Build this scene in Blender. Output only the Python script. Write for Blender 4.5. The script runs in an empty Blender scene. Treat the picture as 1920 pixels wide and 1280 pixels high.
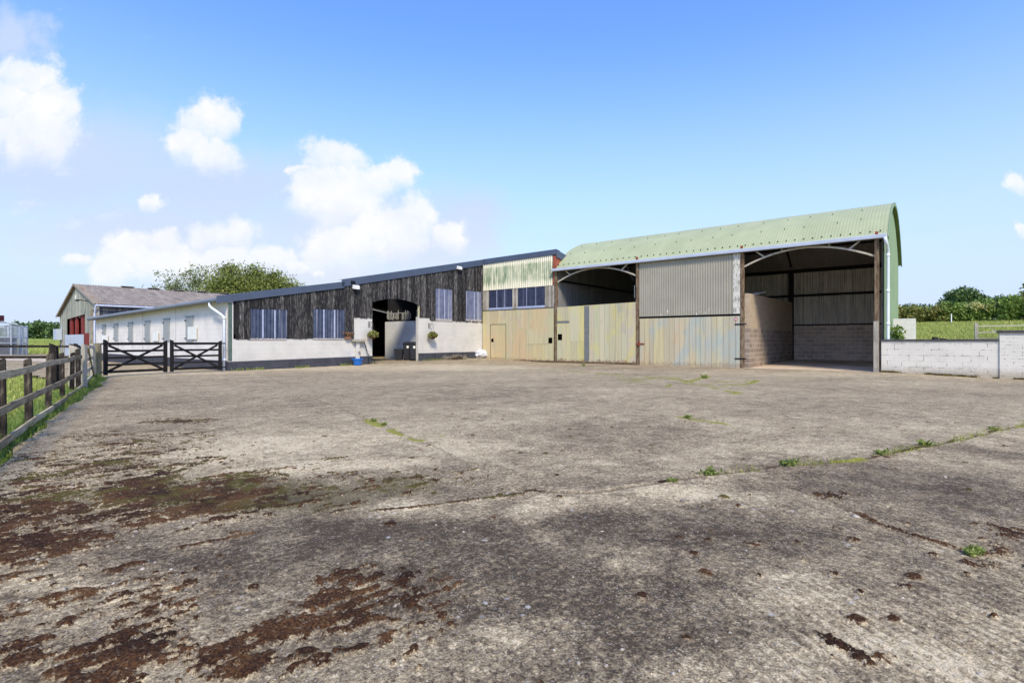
import bpy, math, random
import numpy as np
from mathutils import Vector, Matrix
R_ = math.radians
random.seed(7)
RNG = np.random.default_rng(11)
SC = bpy.context.scene
COL = SC.collection
PI = math.pi

# ------------------------------------------------------------------ frame of the buildings
TH = R_(38.5)
E1 = np.array([math.cos(TH), -math.sin(TH)])
NN = np.array([math.sin(TH), math.cos(TH)])
B0 = np.array([-1.871, 34.012])          # inner corner of the yard
QA = -15.62                              # stable corner
def pq2w(p, q):
    v = B0 + p*E1 + q*NN
    return float(v[0]), float(v[1])
def w2pq(x, y):
    dx = x-B0[0]; dy = y-B0[1]
    return dx*E1[0]+dy*E1[1], dx*NN[0]+dy*NN[1]
def sstep(a, b, x):
    t = np.clip((x-a)/(b-a), 0, 1)
    return t*t*(3-2*t)

def ground_z(x, y):
    """level of the yard: rises a little to the inner corner, falls a little to the right"""
    p, q = w2pq(x, y)
    z = 0.16*sstep(-14, 0.5, q)*(1-sstep(0.0, 5.0, p))
    z = z - 0.12*sstep(20.8, 25.0, p)*sstep(-12, -1, q)
    return z
def terrain_z(x, y):
    p, q = w2pq(x, y)
    rise = 0.06*np.clip(q-10, 0, 76)*sstep(6, 16, p)
    left = 0.04*np.clip(y-62, 0, 60)*(1-sstep(-40, 0, x))
    return -0.05 + rise + left

# ------------------------------------------------------------------ numpy noise
def _hash(ix, iy, s):
    h = (ix.astype(np.int64)*374761393 + iy.astype(np.int64)*668265263 + s*974634541) & 0xffffffff
    h = ((h ^ (h >> 13))*1274126177) & 0xffffffff
    h = h ^ (h >> 16)
    return (h & 0xffff)/65535.0
def vnoise(x, y, s=0):
    ix = np.floor(x); iy = np.floor(y)
    fx = x-ix; fy = y-iy
    fx = fx*fx*(3-2*fx); fy = fy*fy*(3-2*fy)
    a = _hash(ix, iy, s); b = _hash(ix+1, iy, s); c = _hash(ix, iy+1, s); d = _hash(ix+1, iy+1, s)
    return a+(b-a)*fx+(c-a)*fy+(a-b-c+d)*fx*fy
def fbm(x, y, o=4, s=0, g=0.5):
    t = 0; a = 1; w = 0
    for i in range(o):
        t = t+a*vnoise(x*2**i+i*17.3, y*2**i-i*9.1, s+i); w += a; a *= g
    return t/w

# ------------------------------------------------------------------ mesh builder
class MB:
    def __init__(s):
        s.v = []; s.f = []; s.r = []; s.cur = 0.5
    def rnd(s, r=None):
        s.cur = random.random() if r is None else r; return s
    def face(s, pts):
        n = len(s.v); s.v += [tuple(p) for p in pts]; s.f.append(tuple(range(n, n+len(pts)))); s.r.append(s.cur); return s
    def box(s, x0, y0, z0, x1, y1, z1):
        n = len(s.v)
        s.v += [(x0,y0,z0),(x1,y0,z0),(x1,y1,z0),(x0,y1,z0),(x0,y0,z1),(x1,y0,z1),(x1,y1,z1),(x0,y1,z1)]
        for f in ((0,3,2,1),(4,5,6,7),(0,1,5,4),(1,2,6,5),(2,3,7,6),(3,0,4,7)):
            s.f.append(tuple(n+i for i in f)); s.r.append(s.cur)
        return s
    def hexa(s, pts):            # 8 points: 4 below, 4 above
        n = len(s.v); s.v += [tuple(p) for p in pts]
        for f in ((0,3,2,1),(4,5,6,7),(0,1,5,4),(1,2,6,5),(2,3,7,6),(3,0,4,7)):
            s.f.append(tuple(n+i for i in f)); s.r.append(s.cur)
        return s
    def beam(s, a, b, w, h, up=(0,0,1), tw=None, th=None):
        a = Vector(a); b = Vector(b); d = (b-a).normalized()
        up = Vector(up)
        if abs(d.dot(up)) > 0.98: up = Vector((1,0,0))
        sd = d.cross(up).normalized(); u = sd.cross(d).normalized()
        w2 = w/2; h2 = h/2; tw2 = (tw or w)/2; th2 = (th or h)/2
        s.hexa([a-sd*w2-u*h2, a+sd*w2-u*h2, a+sd*w2+u*h2, a-sd*w2+u*h2,
                b-sd*tw2-u*th2, b+sd*tw2-u*th2, b+sd*tw2+u*th2, b-sd*tw2+u*th2])
        return s
    def tube(s, pts, rad, k=8, cap=True):
        pts = [Vector(p) for p in pts]
        if not hasattr(rad, '__len__'): rad = [rad]*len(pts)
        n0 = len(s.v); prev = None
        for i, p in enumerate(pts):
            if i == 0: d = pts[1]-pts[0]
            elif i == len(pts)-1: d = pts[-1]-pts[-2]
            else: d = pts[i+1]-pts[i-1]
            d.normalize()
            if prev is None:
                ref = Vector((0,0,1)) if abs(d.z) < 0.9 else Vector((1,0,0))
                sd = d.cross(ref).normalized()
            else:
                sd = (prev-d*prev.dot(d)).normalized()
            prev = sd; u = d.cross(sd)
            for j in range(k):
                a = 2*PI*j/k
                s.v.append(tuple(p+(sd*math.cos(a)+u*math.sin(a))*rad[i]))
        for i in range(len(pts)-1):
            for j in range(k):
                j2 = (j+1) % k
                s.f.append((n0+i*k+j, n0+i*k+j2, n0+(i+1)*k+j2, n0+(i+1)*k+j)); s.r.append(s.cur)
        if cap:
            s.f.append(tuple(n0+j for j in reversed(range(k)))); s.r.append(s.cur)
            m = n0+(len(pts)-1)*k
            s.f.append(tuple(m+j for j in range(k))); s.r.append(s.cur)
        return s
    def lathe(s, prof, c=(0,0,0), k=16):
        n0 = len(s.v)
        for r, z in prof:
            for j in range(k):
                a = 2*PI*j/k
                s.v.append((c[0]+r*math.cos(a), c[1]+r*math.sin(a), c[2]+z))
        for i in range(len(prof)-1):
            for j in range(k):
                j2 = (j+1) % k
                s.f.append((n0+i*k+j, n0+i*k+j2, n0+(i+1)*k+j2, n0+(i+1)*k+j)); s.r.append(s.cur)
        return s
    def sheet(s, u0, u1, fz0, fz1, plane, off, pitch=0.076, depth=0.018, per=6, thick=0.0):
        """vertical corrugated sheet along u between heights fz0(u), fz1(u); plane 'q' (runs along p) or 'p'"""
        if not callable(fz0): z0c = fz0; fz0 = lambda u: z0c
        if not callable(fz1): z1c = fz1; fz1 = lambda u: z1c
        n = max(2, int(abs(u1-u0)/pitch*per)); us = np.linspace(u0, u1, n+1)
        n0 = len(s.v)
        for u in us:
            d = off+depth*math.sin(2*PI*u/pitch)
            for z in (fz0(u), fz1(u)):
                s.v.append((u, d, z) if plane == 'q' else (d, u, z))
        for i in range(n):
            a = n0+2*i
            s.f.append((a, a+2, a+3, a+1)); s.r.append(s.cur)
        return s
    def build(s, name, m, parent=None, smooth=False, bevel=0):
        me = bpy.data.meshes.new(name)
        me.from_pydata(s.v, [], s.f)
        at = me.attributes.new('rnd', 'FLOAT', 'FACE')
        at.data.foreach_set('value', np.array(s.r, dtype=np.float32))
        me.materials.append(m)
        if smooth: me.polygons.foreach_set('use_smooth', [True]*len(me.polygons))
        me.update()
        o = bpy.data.objects.new(name, me); COL.objects.link(o)
        if parent is not None: o.parent = parent
        if bevel:
            b = o.modifiers.new('bevel', 'BEVEL'); b.width = bevel; b.segments = 2; b.limit_method = 'ANGLE'
        return o

def np_mesh(name, V, F, m, parent=None, attrs=None, smooth=False):
    """V (n,3), F (m,k) equal-size faces"""
    me = bpy.data.meshes.new(name)
    nv = len(V); nf, k = F.shape
    me.vertices.add(nv); me.vertices.foreach_set('co', np.ascontiguousarray(V, dtype=np.float32).ravel())
    me.loops.add(nf*k); me.loops.foreach_set('vertex_index', np.ascontiguousarray(F, dtype=np.int32).ravel())
    me.polygons.add(nf)
    me.polygons.foreach_set('loop_start', np.arange(0, nf*k, k, dtype=np.int32))
    if smooth: me.polygons.foreach_set('use_smooth', np.ones(nf, dtype=bool))
    for nm, (dom, typ, arr) in (attrs or {}).items():
        a = me.attributes.new(nm, typ, dom)
        a.data.foreach_set('value' if typ == 'FLOAT' else 'vector', np.ascontiguousarray(arr, dtype=np.float32).ravel())
    me.update(calc_edges=True); me.validate()
    me.materials.append(m)
    o = bpy.data.objects.new(name, me); COL.objects.link(o)
    if parent is not None: o.parent = parent
    return o

def tag(o, label=None, cat=None, group=None, kind=None):
    if label: o['label'] = label
    if cat: o['category'] = cat
    if group: o['group'] = group
    if kind: o['kind'] = kind
    return o
def empty(name, loc=(0,0,0), rz=0.0, label=None, cat=None, group=None):
    o = bpy.data.objects.new(name, None); COL.objects.link(o)
    o.location = loc; o.rotation_euler = (0,0,rz); o.empty_display_size = 0.3
    return tag(o, label, cat, group)
def pq_empty(name, label, cat, group=None):
    return empty(name, (B0[0], B0[1], 0), -TH, label, cat, group)
def copy_tree(o, parent=None):
    c = o.copy(); COL.objects.link(c); c.parent = parent
    for ch in list(o.children): copy_tree(ch, c)
    return c

# ------------------------------------------------------------------ material helper
def lin(c):
    return tuple(((x/255)/12.92 if x/255 <= 0.04045 else ((x/255+0.055)/1.055)**2.4) for x in c)
class M:
    def __init__(s, name, rough=0.9, metal=0.0, spec=0.3):
        s.m = bpy.data.materials.new(name); s.m.use_nodes = True
        s.t = s.m.node_tree; s.N = s.t.nodes; s.L = s.t.links
        s.b = s.N['Principled BSDF']
        s.b.inputs['Roughness'].default_value = rough; s.b.inputs['Metallic'].default_value = metal
        s.b.inputs['Specular IOR Level'].default_value = spec
        s.tc = s.N.new('ShaderNodeTexCoord')
        s.obj = s.tc.outputs['Object']
    def _in(s, sock, v):
        if v is None: return
        if isinstance(v, bpy.types.NodeSocket): s.L.new(v, sock)
        else:
            if isinstance(v, tuple) and len(v) == 3 and sock.type == 'RGBA': v = v+(1,)
            sock.default_value = v
    def vec(s, v=None, scale=(1,1,1), rot=(0,0,0), loc=(0,0,0)):
        n = s.N.new('ShaderNodeMapping'); s._in(n.inputs[0], v or s.obj)
        n.inputs['Scale'].default_value = scale; n.inputs['Rotation'].default_value = rot; n.inputs['Location'].default_value = loc
        return n.outputs[0]
    def noise(s, scale=5, detail=4, rough=0.55, v=None, dist=0.0):
        n = s.N.new('ShaderNodeTexNoise'); s._in(n.inputs['Vector'], v or s.obj)
        n.inputs['Scale'].default_value = scale; n.inputs['Detail'].default_value = detail
        n.inputs['Roughness'].default_value = rough; n.inputs['Distortion'].default_value = dist
        return n.outputs['Fac']
    def voro(s, scale=5, v=None, feat='F1', out='Distance', rnd=1.0):
        n = s.N.new('ShaderNodeTexVoronoi'); n.feature = feat; s._in(n.inputs['Vector'], v or s.obj)
        n.inputs['Scale'].default_value = scale; n.inputs['Randomness'].default_value = rnd
        return n.outputs[out]
    def attr(s, name, out='Fac'):
        n = s.N.new('ShaderNodeAttribute'); n.attribute_name = name; return n.outputs[out]
    def ss(s, f, a, b, o0=0.0, o1=1.0, typ='SMOOTHSTEP'):
        n = s.N.new('ShaderNodeMapRange'); n.interpolation_type = typ; s._in(n.inputs[0], f)
        n.inputs[1].default_value = a; n.inputs[2].default_value = b; n.inputs[3].default_value = o0; n.inputs[4].default_value = o1
        return n.outputs[0]
    def math(s, op, a, b=None, c=None):
        n = s.N.new('ShaderNodeMath'); n.operation = op; s._in(n.inputs[0], a); s._in(n.inputs[1], b)
        if c is not None: s._in(n.inputs[2], c)
        return n.outputs[0]
    def mix(s, f, a, b, typ='MIX'):
        n = s.N.new('ShaderNodeMix'); n.data_type = 'RGBA'; n.blend_type = typ; n.clamp_factor = True
        s._in(n.inputs[0], f); s._in(n.inputs[6], a); s._in(n.inputs[7], b); return n.outputs[2]
    def ramp(s, f, stops):
        n = s.N.new('ShaderNodeValToRGB'); s._in(n.inputs[0], f); e = n.color_ramp.elements
        while len(e) < len(stops): e.new(0.5)
        for i, (p, c) in enumerate(stops): e[i].position = p; e[i].color = tuple(c)+(1,)
        return n.outputs[0]
    def bump(s, h, strength=0.5, dist=0.01):
        n = s.N.new('ShaderNodeBump'); s._in(n.inputs['Height'], h)
        n.inputs['Strength'].default_value = strength; n.inputs['Distance'].default_value = dist
        s.L.new(n.outputs[0], s.b.inputs['Normal']); return n.outputs[0]
    def brick(s, v, w, h, mortar, sq=0.5, bias=0.0):
        n = s.N.new('ShaderNodeTexBrick'); s._in(n.inputs['Vector'], v)
        n.inputs['Scale'].default_value = 1; n.inputs['Brick Width'].default_value = w; n.inputs['Row Height'].default_value = h
        n.inputs['Mortar Size'].default_value = mortar; n.inputs['Mortar Smooth'].default_value = 0.3; n.inputs['Bias'].default_value = bias
        n.inputs['Color1'].default_value = (0,0,0,1); n.inputs['Color2'].default_value = (1,1,1,1); n.inputs['Mortar'].default_value = (0.5,0.5,0.5,1)
        return n.outputs['Color'], n.outputs['Fac']
    def done(s, col, rough=None):
        s._in(s.b.inputs['Base Color'], col)
        if rough is not None: s._in(s.b.inputs['Roughness'], rough)
        return s.m
def uvvec(m, plane):
    """2-D wall coordinate (along, up, 0) from object coordinates"""
    sp = m.N.new('ShaderNodeSeparateXYZ'); m.L.new(m.obj, sp.inputs[0])
    cb = m.N.new('ShaderNodeCombineXYZ')
    m.L.new(sp.outputs[0 if plane == 'q' else 1], cb.inputs[0]); m.L.new(sp.outputs[2], cb.inputs[1])
    return cb.outputs[0]
def simple(name, c, rough=0.8, metal=0.0, var=0.15, scale=6.0, spec=0.3, bump=0.0):
    m = M(name, rough, metal, spec); c = lin(c)
    f = m.noise(scale, 5, 0.6)
    col = m.mix(m.ss(f, 0.3, 0.7), tuple(x*(1-var) for x in c), tuple(min(1, x*(1+var)) for x in c))
    if bump: m.bump(m.noise(scale*8, 3), bump, 0.01)
    return m.done(col)
def wood(name, dark, light, axis='z', rough=0.9, grain=40, bump=0.4, lo=0.3, hi=0.75):
    m = M(name, rough, 0, 0.2)
    sc = {'z': (grain, grain, 1.6), 'x': (1.6, grain, grain), 'y': (grain, 1.6, grain)}[axis]
    v = m.vec(None, sc); g = m.noise(1.0, 6, 0.65, v)
    b = m.noise(2.2, 4, 0.6)
    r = m.attr('rnd')
    f = m.math('ADD', m.math('MULTIPLY', g, 0.6), m.math('MULTIPLY', b, 0.4))
    f = m.math('ADD', f, m.math('MULTIPLY', m.math('SUBTRACT', r, 0.5), 0.25))
    col = m.mix(m.ss(f, lo, hi), lin(dark), lin(light))
    m.bump(g, bump, 0.01)
    return m.done(col)

def painted_block(name, plane, paint=(214,211,202), w=0.44, h=0.215, dirt=(150,140,118), gap=0.0, rough=0.75, bumpk=0.35, mortar=0.012):
    """white painted concrete blocks; gap>0 shows unpainted open joints here and there"""
    m = M(name, rough, 0, 0.3)
    v = uvvec(m, plane)
    wob = m.N.new('ShaderNodeVectorMath'); wob.operation = 'ADD'; m.L.new(v, wob.inputs[0])
    nz = m.N.new('ShaderNodeTexNoise'); nz.inputs['Scale'].default_value = 9; m.L.new(v, nz.inputs['Vector'])
    sc = m.N.new('ShaderNodeVectorMath'); sc.operation = 'SCALE'; m.L.new(nz.outputs['Color'], sc.inputs[0]); sc.inputs['Scale'].default_value = 0.012
    m.L.new(sc.outputs[0], wob.inputs[1])
    c, f = m.brick(wob.outputs[0], w, h, mortar)
    n1 = m.noise(1.3, 5, 0.6); n2 = m.noise(14, 4, 0.6)
    base = m.mix(m.ss(n1, 0.35, 0.75), lin(paint), tuple(x*0.86 for x in lin(paint)))
    base = m.mix(m.ss(c, 0.0, 1.0, 0, 0.10), base, tuple(x*0.8 for x in lin(paint)))
    base = m.mix(m.math('MULTIPLY', f, 0.15), base, lin((176,172,160)))
    stain = m.math('MULTIPLY', m.ss(n2, 0.52, 0.8), m.ss(n1, 0.42, 0.62))
    base = m.mix(m.math('MULTIPLY', stain, 0.55), base, lin(dirt))
    spz = m.N.new('ShaderNodeSeparateXYZ'); m.L.new(m.obj, spz.inputs[0])
    spl = m.math('MULTIPLY', m.ss(m.math('ADD', spz.outputs[2], m.math('MULTIPLY', n2, -0.35)), -0.28, 0.18, 1.0, 0.0), 0.7)
    base = m.mix(spl, base, lin((150,134,104)))
    if gap:
        gm = m.math('MULTIPLY', m.ss(f, 0.5, 0.9), m.ss(m.noise(5.5, 4, 0.7, m.vec(None, (1,1,1), (0,0,0), (3.1,7,2))), 0.66-0.12*gap, 0.72-0.12*gap))
        base = m.mix(gm, base, lin((70,62,50)))
    h_ = m.math('ADD', m.math('MULTIPLY', f, -1.0), m.math('MULTIPLY', n2, 0.5))
    m.bump(h_, bumpk, 0.012)
    return m.done(base)
# ================================================================== MATERIALS
def mat_paint_sheet(name, base, tints, rust=0.3, streak=0.5):
    m = M(name, 0.6, 0.0, 0.35)
    v = m.vec(None, (1.0, 1.0, 0.45))
    col = lin(base)
    hue = m.ramp(m.attr('rnd'), [(0.0, tuple(x*0.80 for x in col)), (0.3, (col[0]*.98, col[1]*.98, col[2]*.80)), (0.55, (col[0]*.92, col[1]*.88, col[2]*.98)), (0.8, (col[0]*.86, col[1]*.94, col[2]*.86)), (1.0, col)])
    cur = m.mix(0.9, col, hue)
    for i, (c, sc, lo) in enumerate(tints):
        vv = m.vec(None, (1.0, 1.0, 0.5), (0,0,0), (3.7*i+1, 1.3*i, 2.9*i))
        n = m.noise(sc, 4, 0.6, vv, 0.4)
        cur = m.mix(m.math('MULTIPLY', m.ss(n, lo, lo+0.16), 0.62), cur, lin(c))
    sv = m.vec(None, (16, 16, 0.5)); st = m.noise(1.0, 4, 0.7, sv)
    cur = m.mix(m.math('MULTIPLY', m.ss(st, 0.5, 0.78), streak), cur, lin((118,112,96)))
    sp = m.N.new('ShaderNodeSeparateXYZ'); m.L.new(m.obj, sp.inputs[0])
    rn = m.noise(7, 5, 0.7)
    low = m.ss(sp.outputs[2], 0.02, 0.42, 1.0, 0.0)
    rm = m.math('MULTIPLY', m.ss(m.math('ADD', rn, m.math('MULTIPLY', low, 0.35)), 0.68, 0.82), rust)
    cur = m.mix(rm, cur, lin((112,68,42)))
    m.bump(m.noise(5, 3), 0.15, 0.01)
    return m.done(cur)
def mat_sheet_grey(name, base, dark, streak=0.6, rust=0.0, flake=0.0, rough=0.55, metal=0.0):
    m = M(name, rough, metal, 0.4)
    b = m.noise(0.9, 4, 0.6)
    cur = m.mix(m.ss(b, 0.3, 0.7), lin(base), tuple(x*0.85 for x in lin(base)))
    cur = m.mix(m.ss(m.attr('rnd'), 0, 1, 0, 0.22), cur, tuple(x*0.7 for x in lin(base)))
    st = m.noise(1.0, 5, 0.7, m.vec(None, (17, 17, 0.4)))
    cur = m.mix(m.math('MULTIPLY', m.ss(st, 0.42, 0.72), streak), cur, lin(dark))
    if rust: cur = m.mix(m.math('MULTIPLY', m.ss(m.noise(2.5, 5, 0.7), 0.6, 0.75), rust), cur, lin((120,72,44)))
    if flake:
        sp = m.N.new('ShaderNodeSeparateXYZ'); m.L.new(m.obj, sp.inputs[0])
        low = m.ss(sp.outputs[2], 2.42, 3.3, 0.10, 0.0)
        fn = m.noise(1.0, 3, 0.6, m.vec(None, (14, 14, 5)))
        cur = m.mix(m.math('MULTIPLY', m.ss(m.math('ADD', fn, low), 0.735, 0.76), flake), cur, lin((214,212,200)))
    return m.done(cur)

X = {}
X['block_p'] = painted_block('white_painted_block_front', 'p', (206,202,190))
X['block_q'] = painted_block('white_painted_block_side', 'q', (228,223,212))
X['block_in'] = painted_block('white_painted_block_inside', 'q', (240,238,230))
X['block_yard'] = painted_block('white_painted_yard_block', 'q', (216,211,195), 0.45, 0.225, (150,150,140), 1.25, mortar=0.008)
X['brick_yard'] = painted_block('white_painted_yard_brick', 'q', (218,213,197), 0.45, 0.12, (150,150,140), 1.15, mortar=0.007)
X['plinth'] = simple('black_bitumen_plinth', (62,63,68), 0.75, 0, 0.25, 3.0, 0.35, 0.2)
X['coping'] = simple('dark_coping_slate', (70,68,70), 0.7, 0, 0.3, 8)
X['trim'] = simple('slate_blue_trim', (72,82,98), 0.45, 0.0, 0.08, 2.0, 0.5)
X['gutter_grey'] = simple('grey_gutter_plastic', (112,118,126), 0.4, 0.0, 0.08, 2.0, 0.5)
X['white_pvc'] = simple('white_pipe_plastic', (222,228,234), 0.35, 0.0, 0.05, 3.0, 0.5)
X['gutter_white'] = simple('pale_grey_gutter', (190,198,212), 0.4, 0.0, 0.06, 2.0, 0.5)
X['roof_dark'] = simple('grey_roof_sheet', (92,98,106), 0.6)

def mat_boards():
    m = M('black_stained_boards', 0.85, 0, 0.25)
    v = m.vec(None, (30, 30, 1.2)); g = m.noise(1.0, 6, 0.7, v)
    b = m.noise(1.0, 5, 0.65, m.vec(None, (15, 15, 4.5)))
    r = m.attr('rnd')
    f = m.math('ADD', m.math('MULTIPLY', g, 0.5), m.math('MULTIPLY', b, 0.5))
    f = m.math('ADD', f, m.math('MULTIPLY', m.math('SUBTRACT', r, 0.5), 0.12))
    col = m.ramp(f, [(0.36, lin((20,19,20))), (0.48, lin((42,41,40))), (0.57, lin((86,83,79))), (0.70, lin((150,145,136)))])
    m.bump(g, 0.5, 0.01)
    return m.done(col)
X['boards'] = mat_boards()
X['grey_boards'] = wood('weathered_grey_boards', (118,112,98), (198,190,172), 'z')
def mat_window(name, a, b, c, streak):
    m = M(name, 0.28, 0, 0.5)
    st = m.noise(1.0, 2, 0.5, m.vec(None, (7, 7, 0.15)))
    low = m.N.new('ShaderNodeSeparateXYZ'); m.L.new(m.obj, low.inputs[0])
    n = m.noise(3, 4, 0.6)
    col = m.mix(m.ss(n, 0.3, 0.7), lin(a), lin(b))
    col = m.mix(m.math('MULTIPLY', m.ss(st, 0.56, 0.66), streak), col, lin(c))
    return m.done(col)
X['clear_sheet'] = mat_window('blue_tinted_plastic_sheet', (50,58,78), (70,78,98), (150,152,166), 0.55)
X['clear_sheet_pale'] = mat_window('hazy_plastic_sheet', (88,94,116), (112,116,136), (168,170,178), 0.55)
X['dark_sheet'] = mat_window('dark_blue_plastic_sheet', (40,44,62), (54,60,82), (120,124,146), 0.4)
X['sheet_edge'] = simple('dusty_sheet_edge', (176,168,160), 0.8, 0, 0.2, 12)
X['frost'] = simple('pale_window_bar', (168,176,196), 0.5)
X['shutter'] = simple('grey_shutter_paint', (150,154,152), 0.6, 0, 0.06, 3, 0.3, 0.1)
X['shutter_edge'] = simple('grey_shutter_frame', (128,132,132), 0.6)
X['notice'] = simple('off_white_board', (226,226,216), 0.6, 0, 0.05)
X['black_iron'] = simple('black_iron', (28,28,30), 0.5, 0.3, 0.2)
X['light_lamp'] = simple('white_lamp_housing', (226,226,220), 0.4)
X['pale_green'] = simple('pale_green_corner_sheet', (84,102,92), 0.6, 0, 0.2, 4)
X['cream'] = simple('cream_timber', (206,196,160), 0.8, 0, 0.1)
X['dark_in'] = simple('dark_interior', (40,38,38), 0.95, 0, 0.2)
X['slat'] = simple('pale_daylight_slat', (168,166,156), 0.8, 0, 0.15)  # pale tone stands in for daylight showing through gaps
X['door_peach'] = mat_paint_sheet('peach_and_green_painted_sheet', (200,188,150), [((206,176,134),0.8,0.46),((178,158,150),1.1,0.55),((164,172,138),0.5,0.52),((196,190,140),0.9,0.58),((170,152,148),0.8,0.6)], 0.35)
X['door_yellow'] = mat_paint_sheet('pale_yellow_painted_sheet', (198,190,156), [((204,192,112),1.0,0.48),((182,164,150),1.3,0.54),((170,156,140),0.7,0.56),((156,160,138),0.9,0.6)], 0.7)
X['door_blue'] = mat_paint_sheet('pale_buff_and_blue_painted_sheet', (200,188,154), [((160,176,172),0.8,0.47),((198,170,128),1.0,0.55),((176,172,150),0.8,0.52),((186,186,140),0.7,0.6)], 0.3)
X['grey_strip'] = simple('grey_sheet_strip', (112,116,112), 0.6, 0, 0.1)
X['dark_hole'] = simple('black_opening', (10,9,9), 1.0, 0, 0.1, spec=0.0)
X['mossy_corr'] = None
def mat_mossy():
    m = M('algae_stained_white_corrugated', 0.75, 0, 0.3)
    st = m.noise(1.0, 5, 0.7, m.vec(None, (12, 12, 0.7)))
    b = m.noise(0.7, 4, 0.6)
    sp = m.N.new('ShaderNodeSeparateXYZ'); m.L.new(m.obj, sp.inputs[0])
    top = m.ss(sp.outputs[2], 5.75, 6.0); bot = m.ss(sp.outputs[2], 4.45, 4.95, 1.0, 0.0)
    f = m.math('ADD', m.math('MULTIPLY', st, 0.65), m.math('MULTIPLY', b, 0.35))
    f = m.math('SUBTRACT', f, m.math('ADD', m.math('MULTIPLY', top, 0.16), m.math('MULTIPLY', bot, 0.14)))
    col = m.ramp(f, [(0.36, lin((222,216,190))), (0.46, lin((196,196,166))), (0.56, lin((130,146,116))), (0.7, lin((104,122,96)))])
    return m.done(col)
X['mossy_corr'] = mat_mossy()
X['green_roof'] = mat_sheet_grey('pale_green_roof_sheet', (172,178,136), (158,165,122), 0.35, 0, 0, 0.7)
X['green_wall'] = mat_sheet_grey('green_gable_sheet', (138,158,120), (122,142,106), 0.4, 0, 0, 0.7)
X['under_roof'] = mat_sheet_grey('grey_roof_underside', (150,144,136), (104,100,94), 0.6, 0.1)
X['corr_in'] = mat_sheet_grey('weathered_galvanised_inside', (232,226,214), (112,108,102), 0.9, 0.05)
X['corr_dark'] = mat_sheet_grey('shaded_galvanised_side_sheet', (138,136,132), (80,78,75), 0.9, 0.1)  # darker copy of the inside sheet, left wall shade put into colour
X['panel_grey'] = mat_sheet_grey('taupe_grey_corrugated_panel', (162,156,136), (142,136,118), 0.5, 0, 0.9)
X['flaky'] = None
def mat_flaky():
    m = M('flaking_white_board', 0.85)
    n = m.noise(1.0, 5, 0.7, m.vec(None, (14, 14, 4)))
    return m.done(m.ramp(n, [(0.35, lin((116,112,100))), (0.5, lin((200,196,180))), (0.62, lin((218,214,200)))]))
X['flaky'] = mat_flaky()
X['rust_post'] = None
def mat_rust():
    m = M('rusty_painted_steel', 0.85)
    n = m.noise(1.0, 6, 0.7, m.vec(None, (10, 10, 3)))
    return m.done(m.ramp(n, [(0.3, lin((58,48,40))), (0.46, lin((104,82,60))), (0.58, lin((132,118,94))), (0.75, lin((96,94,78)))]))
X['rust_post'] = mat_rust()
X['arch'] = simple('buff_painted_steel_arch', (176,166,146), 0.6, 0, 0.2, 6)
X['rust_red'] = simple('rust_red_bracket', (136,66,44), 0.8, 0, 0.3, 10)
X['dark_steel'] = simple('dark_steel', (34,32,32), 0.7, 0.2)
def mat_rawblock(name, plane, a, b, mortar, w=0.45, h=0.225, dark=0.5):
    m = M(name, 0.95, 0, 0.15)
    c, f = m.brick(uvvec(m, plane), w, h, 0.02)
    n = m.noise(2.0, 5, 0.65); n2 = m.noise(30, 3, 0.6)
    col = m.mix(c, lin(a), lin(b))
    col = m.mix(m.math('MULTIPLY', m.ss(n, 0.4, 0.7), dark), col, tuple(x*0.5 for x in lin(a)))
    col = m.mix(m.math('MULTIPLY', f, 0.8), col, lin(mortar))
    col = m.mix(m.ss(n2, 0.35, 0.7, 0, 0.25), col, tuple(x*0.6 for x in lin(a)))
    m.bump(m.math('ADD', m.math('MULTIPLY', f, -0.7), n2), 0.5, 0.015)
    return m.done(col)
X['rawblock_p'] = mat_rawblock('rough_concrete_block_side', 'p', (140,126,112), (176,160,142), (190,176,160))
X['tanblock_p'] = mat_rawblock('tan_block_side', 'p', (178,160,134), (192,174,148), (184,168,146), 0.45, 0.225, 0.2)
X['rawblock_q'] = mat_rawblock('rough_concrete_block_back', 'q', (206,186,168), (232,212,192), (240,226,208), 0.45, 0.225, 0.5)
def mat_floor():
    m = M('worn_concrete_floor', 0.9)
    n = m.noise(0.8, 5, 0.6); s = m.noise(1.0, 4, 0.6, m.vec(None, (0.35, 1.6, 1)))
    col = m.mix(m.ss(n, 0.3, 0.7), lin((214,194,166)), lin((190,168,140)))
    col = m.mix(m.math('MULTIPLY', m.ss(s, 0.55, 0.68), 0.7), col, lin((96,76,58)))
    m.bump(m.noise(20, 4), 0.2, 0.01)
    return m.done(col)
X['floor'] = mat_floor()
X['brick_red'] = simple('red_brown_boarding', (150,84,62), 0.85, 0, 0.25, 8)

# ================================================================== STABLE
def zt(q): return 3.12+0.1875*(q+15.62) if q < -10.18 else 4.22+0.2142*(q+10.18)
ST = pq_empty('stable_building', 'long stable range with white block walls, black boarded gable and slate blue roof edge', 'stable')
def gz(p, q):
    w = pq2w(p, q); return float(ground_z(np.array(w[0]), np.array(w[1])))
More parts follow.
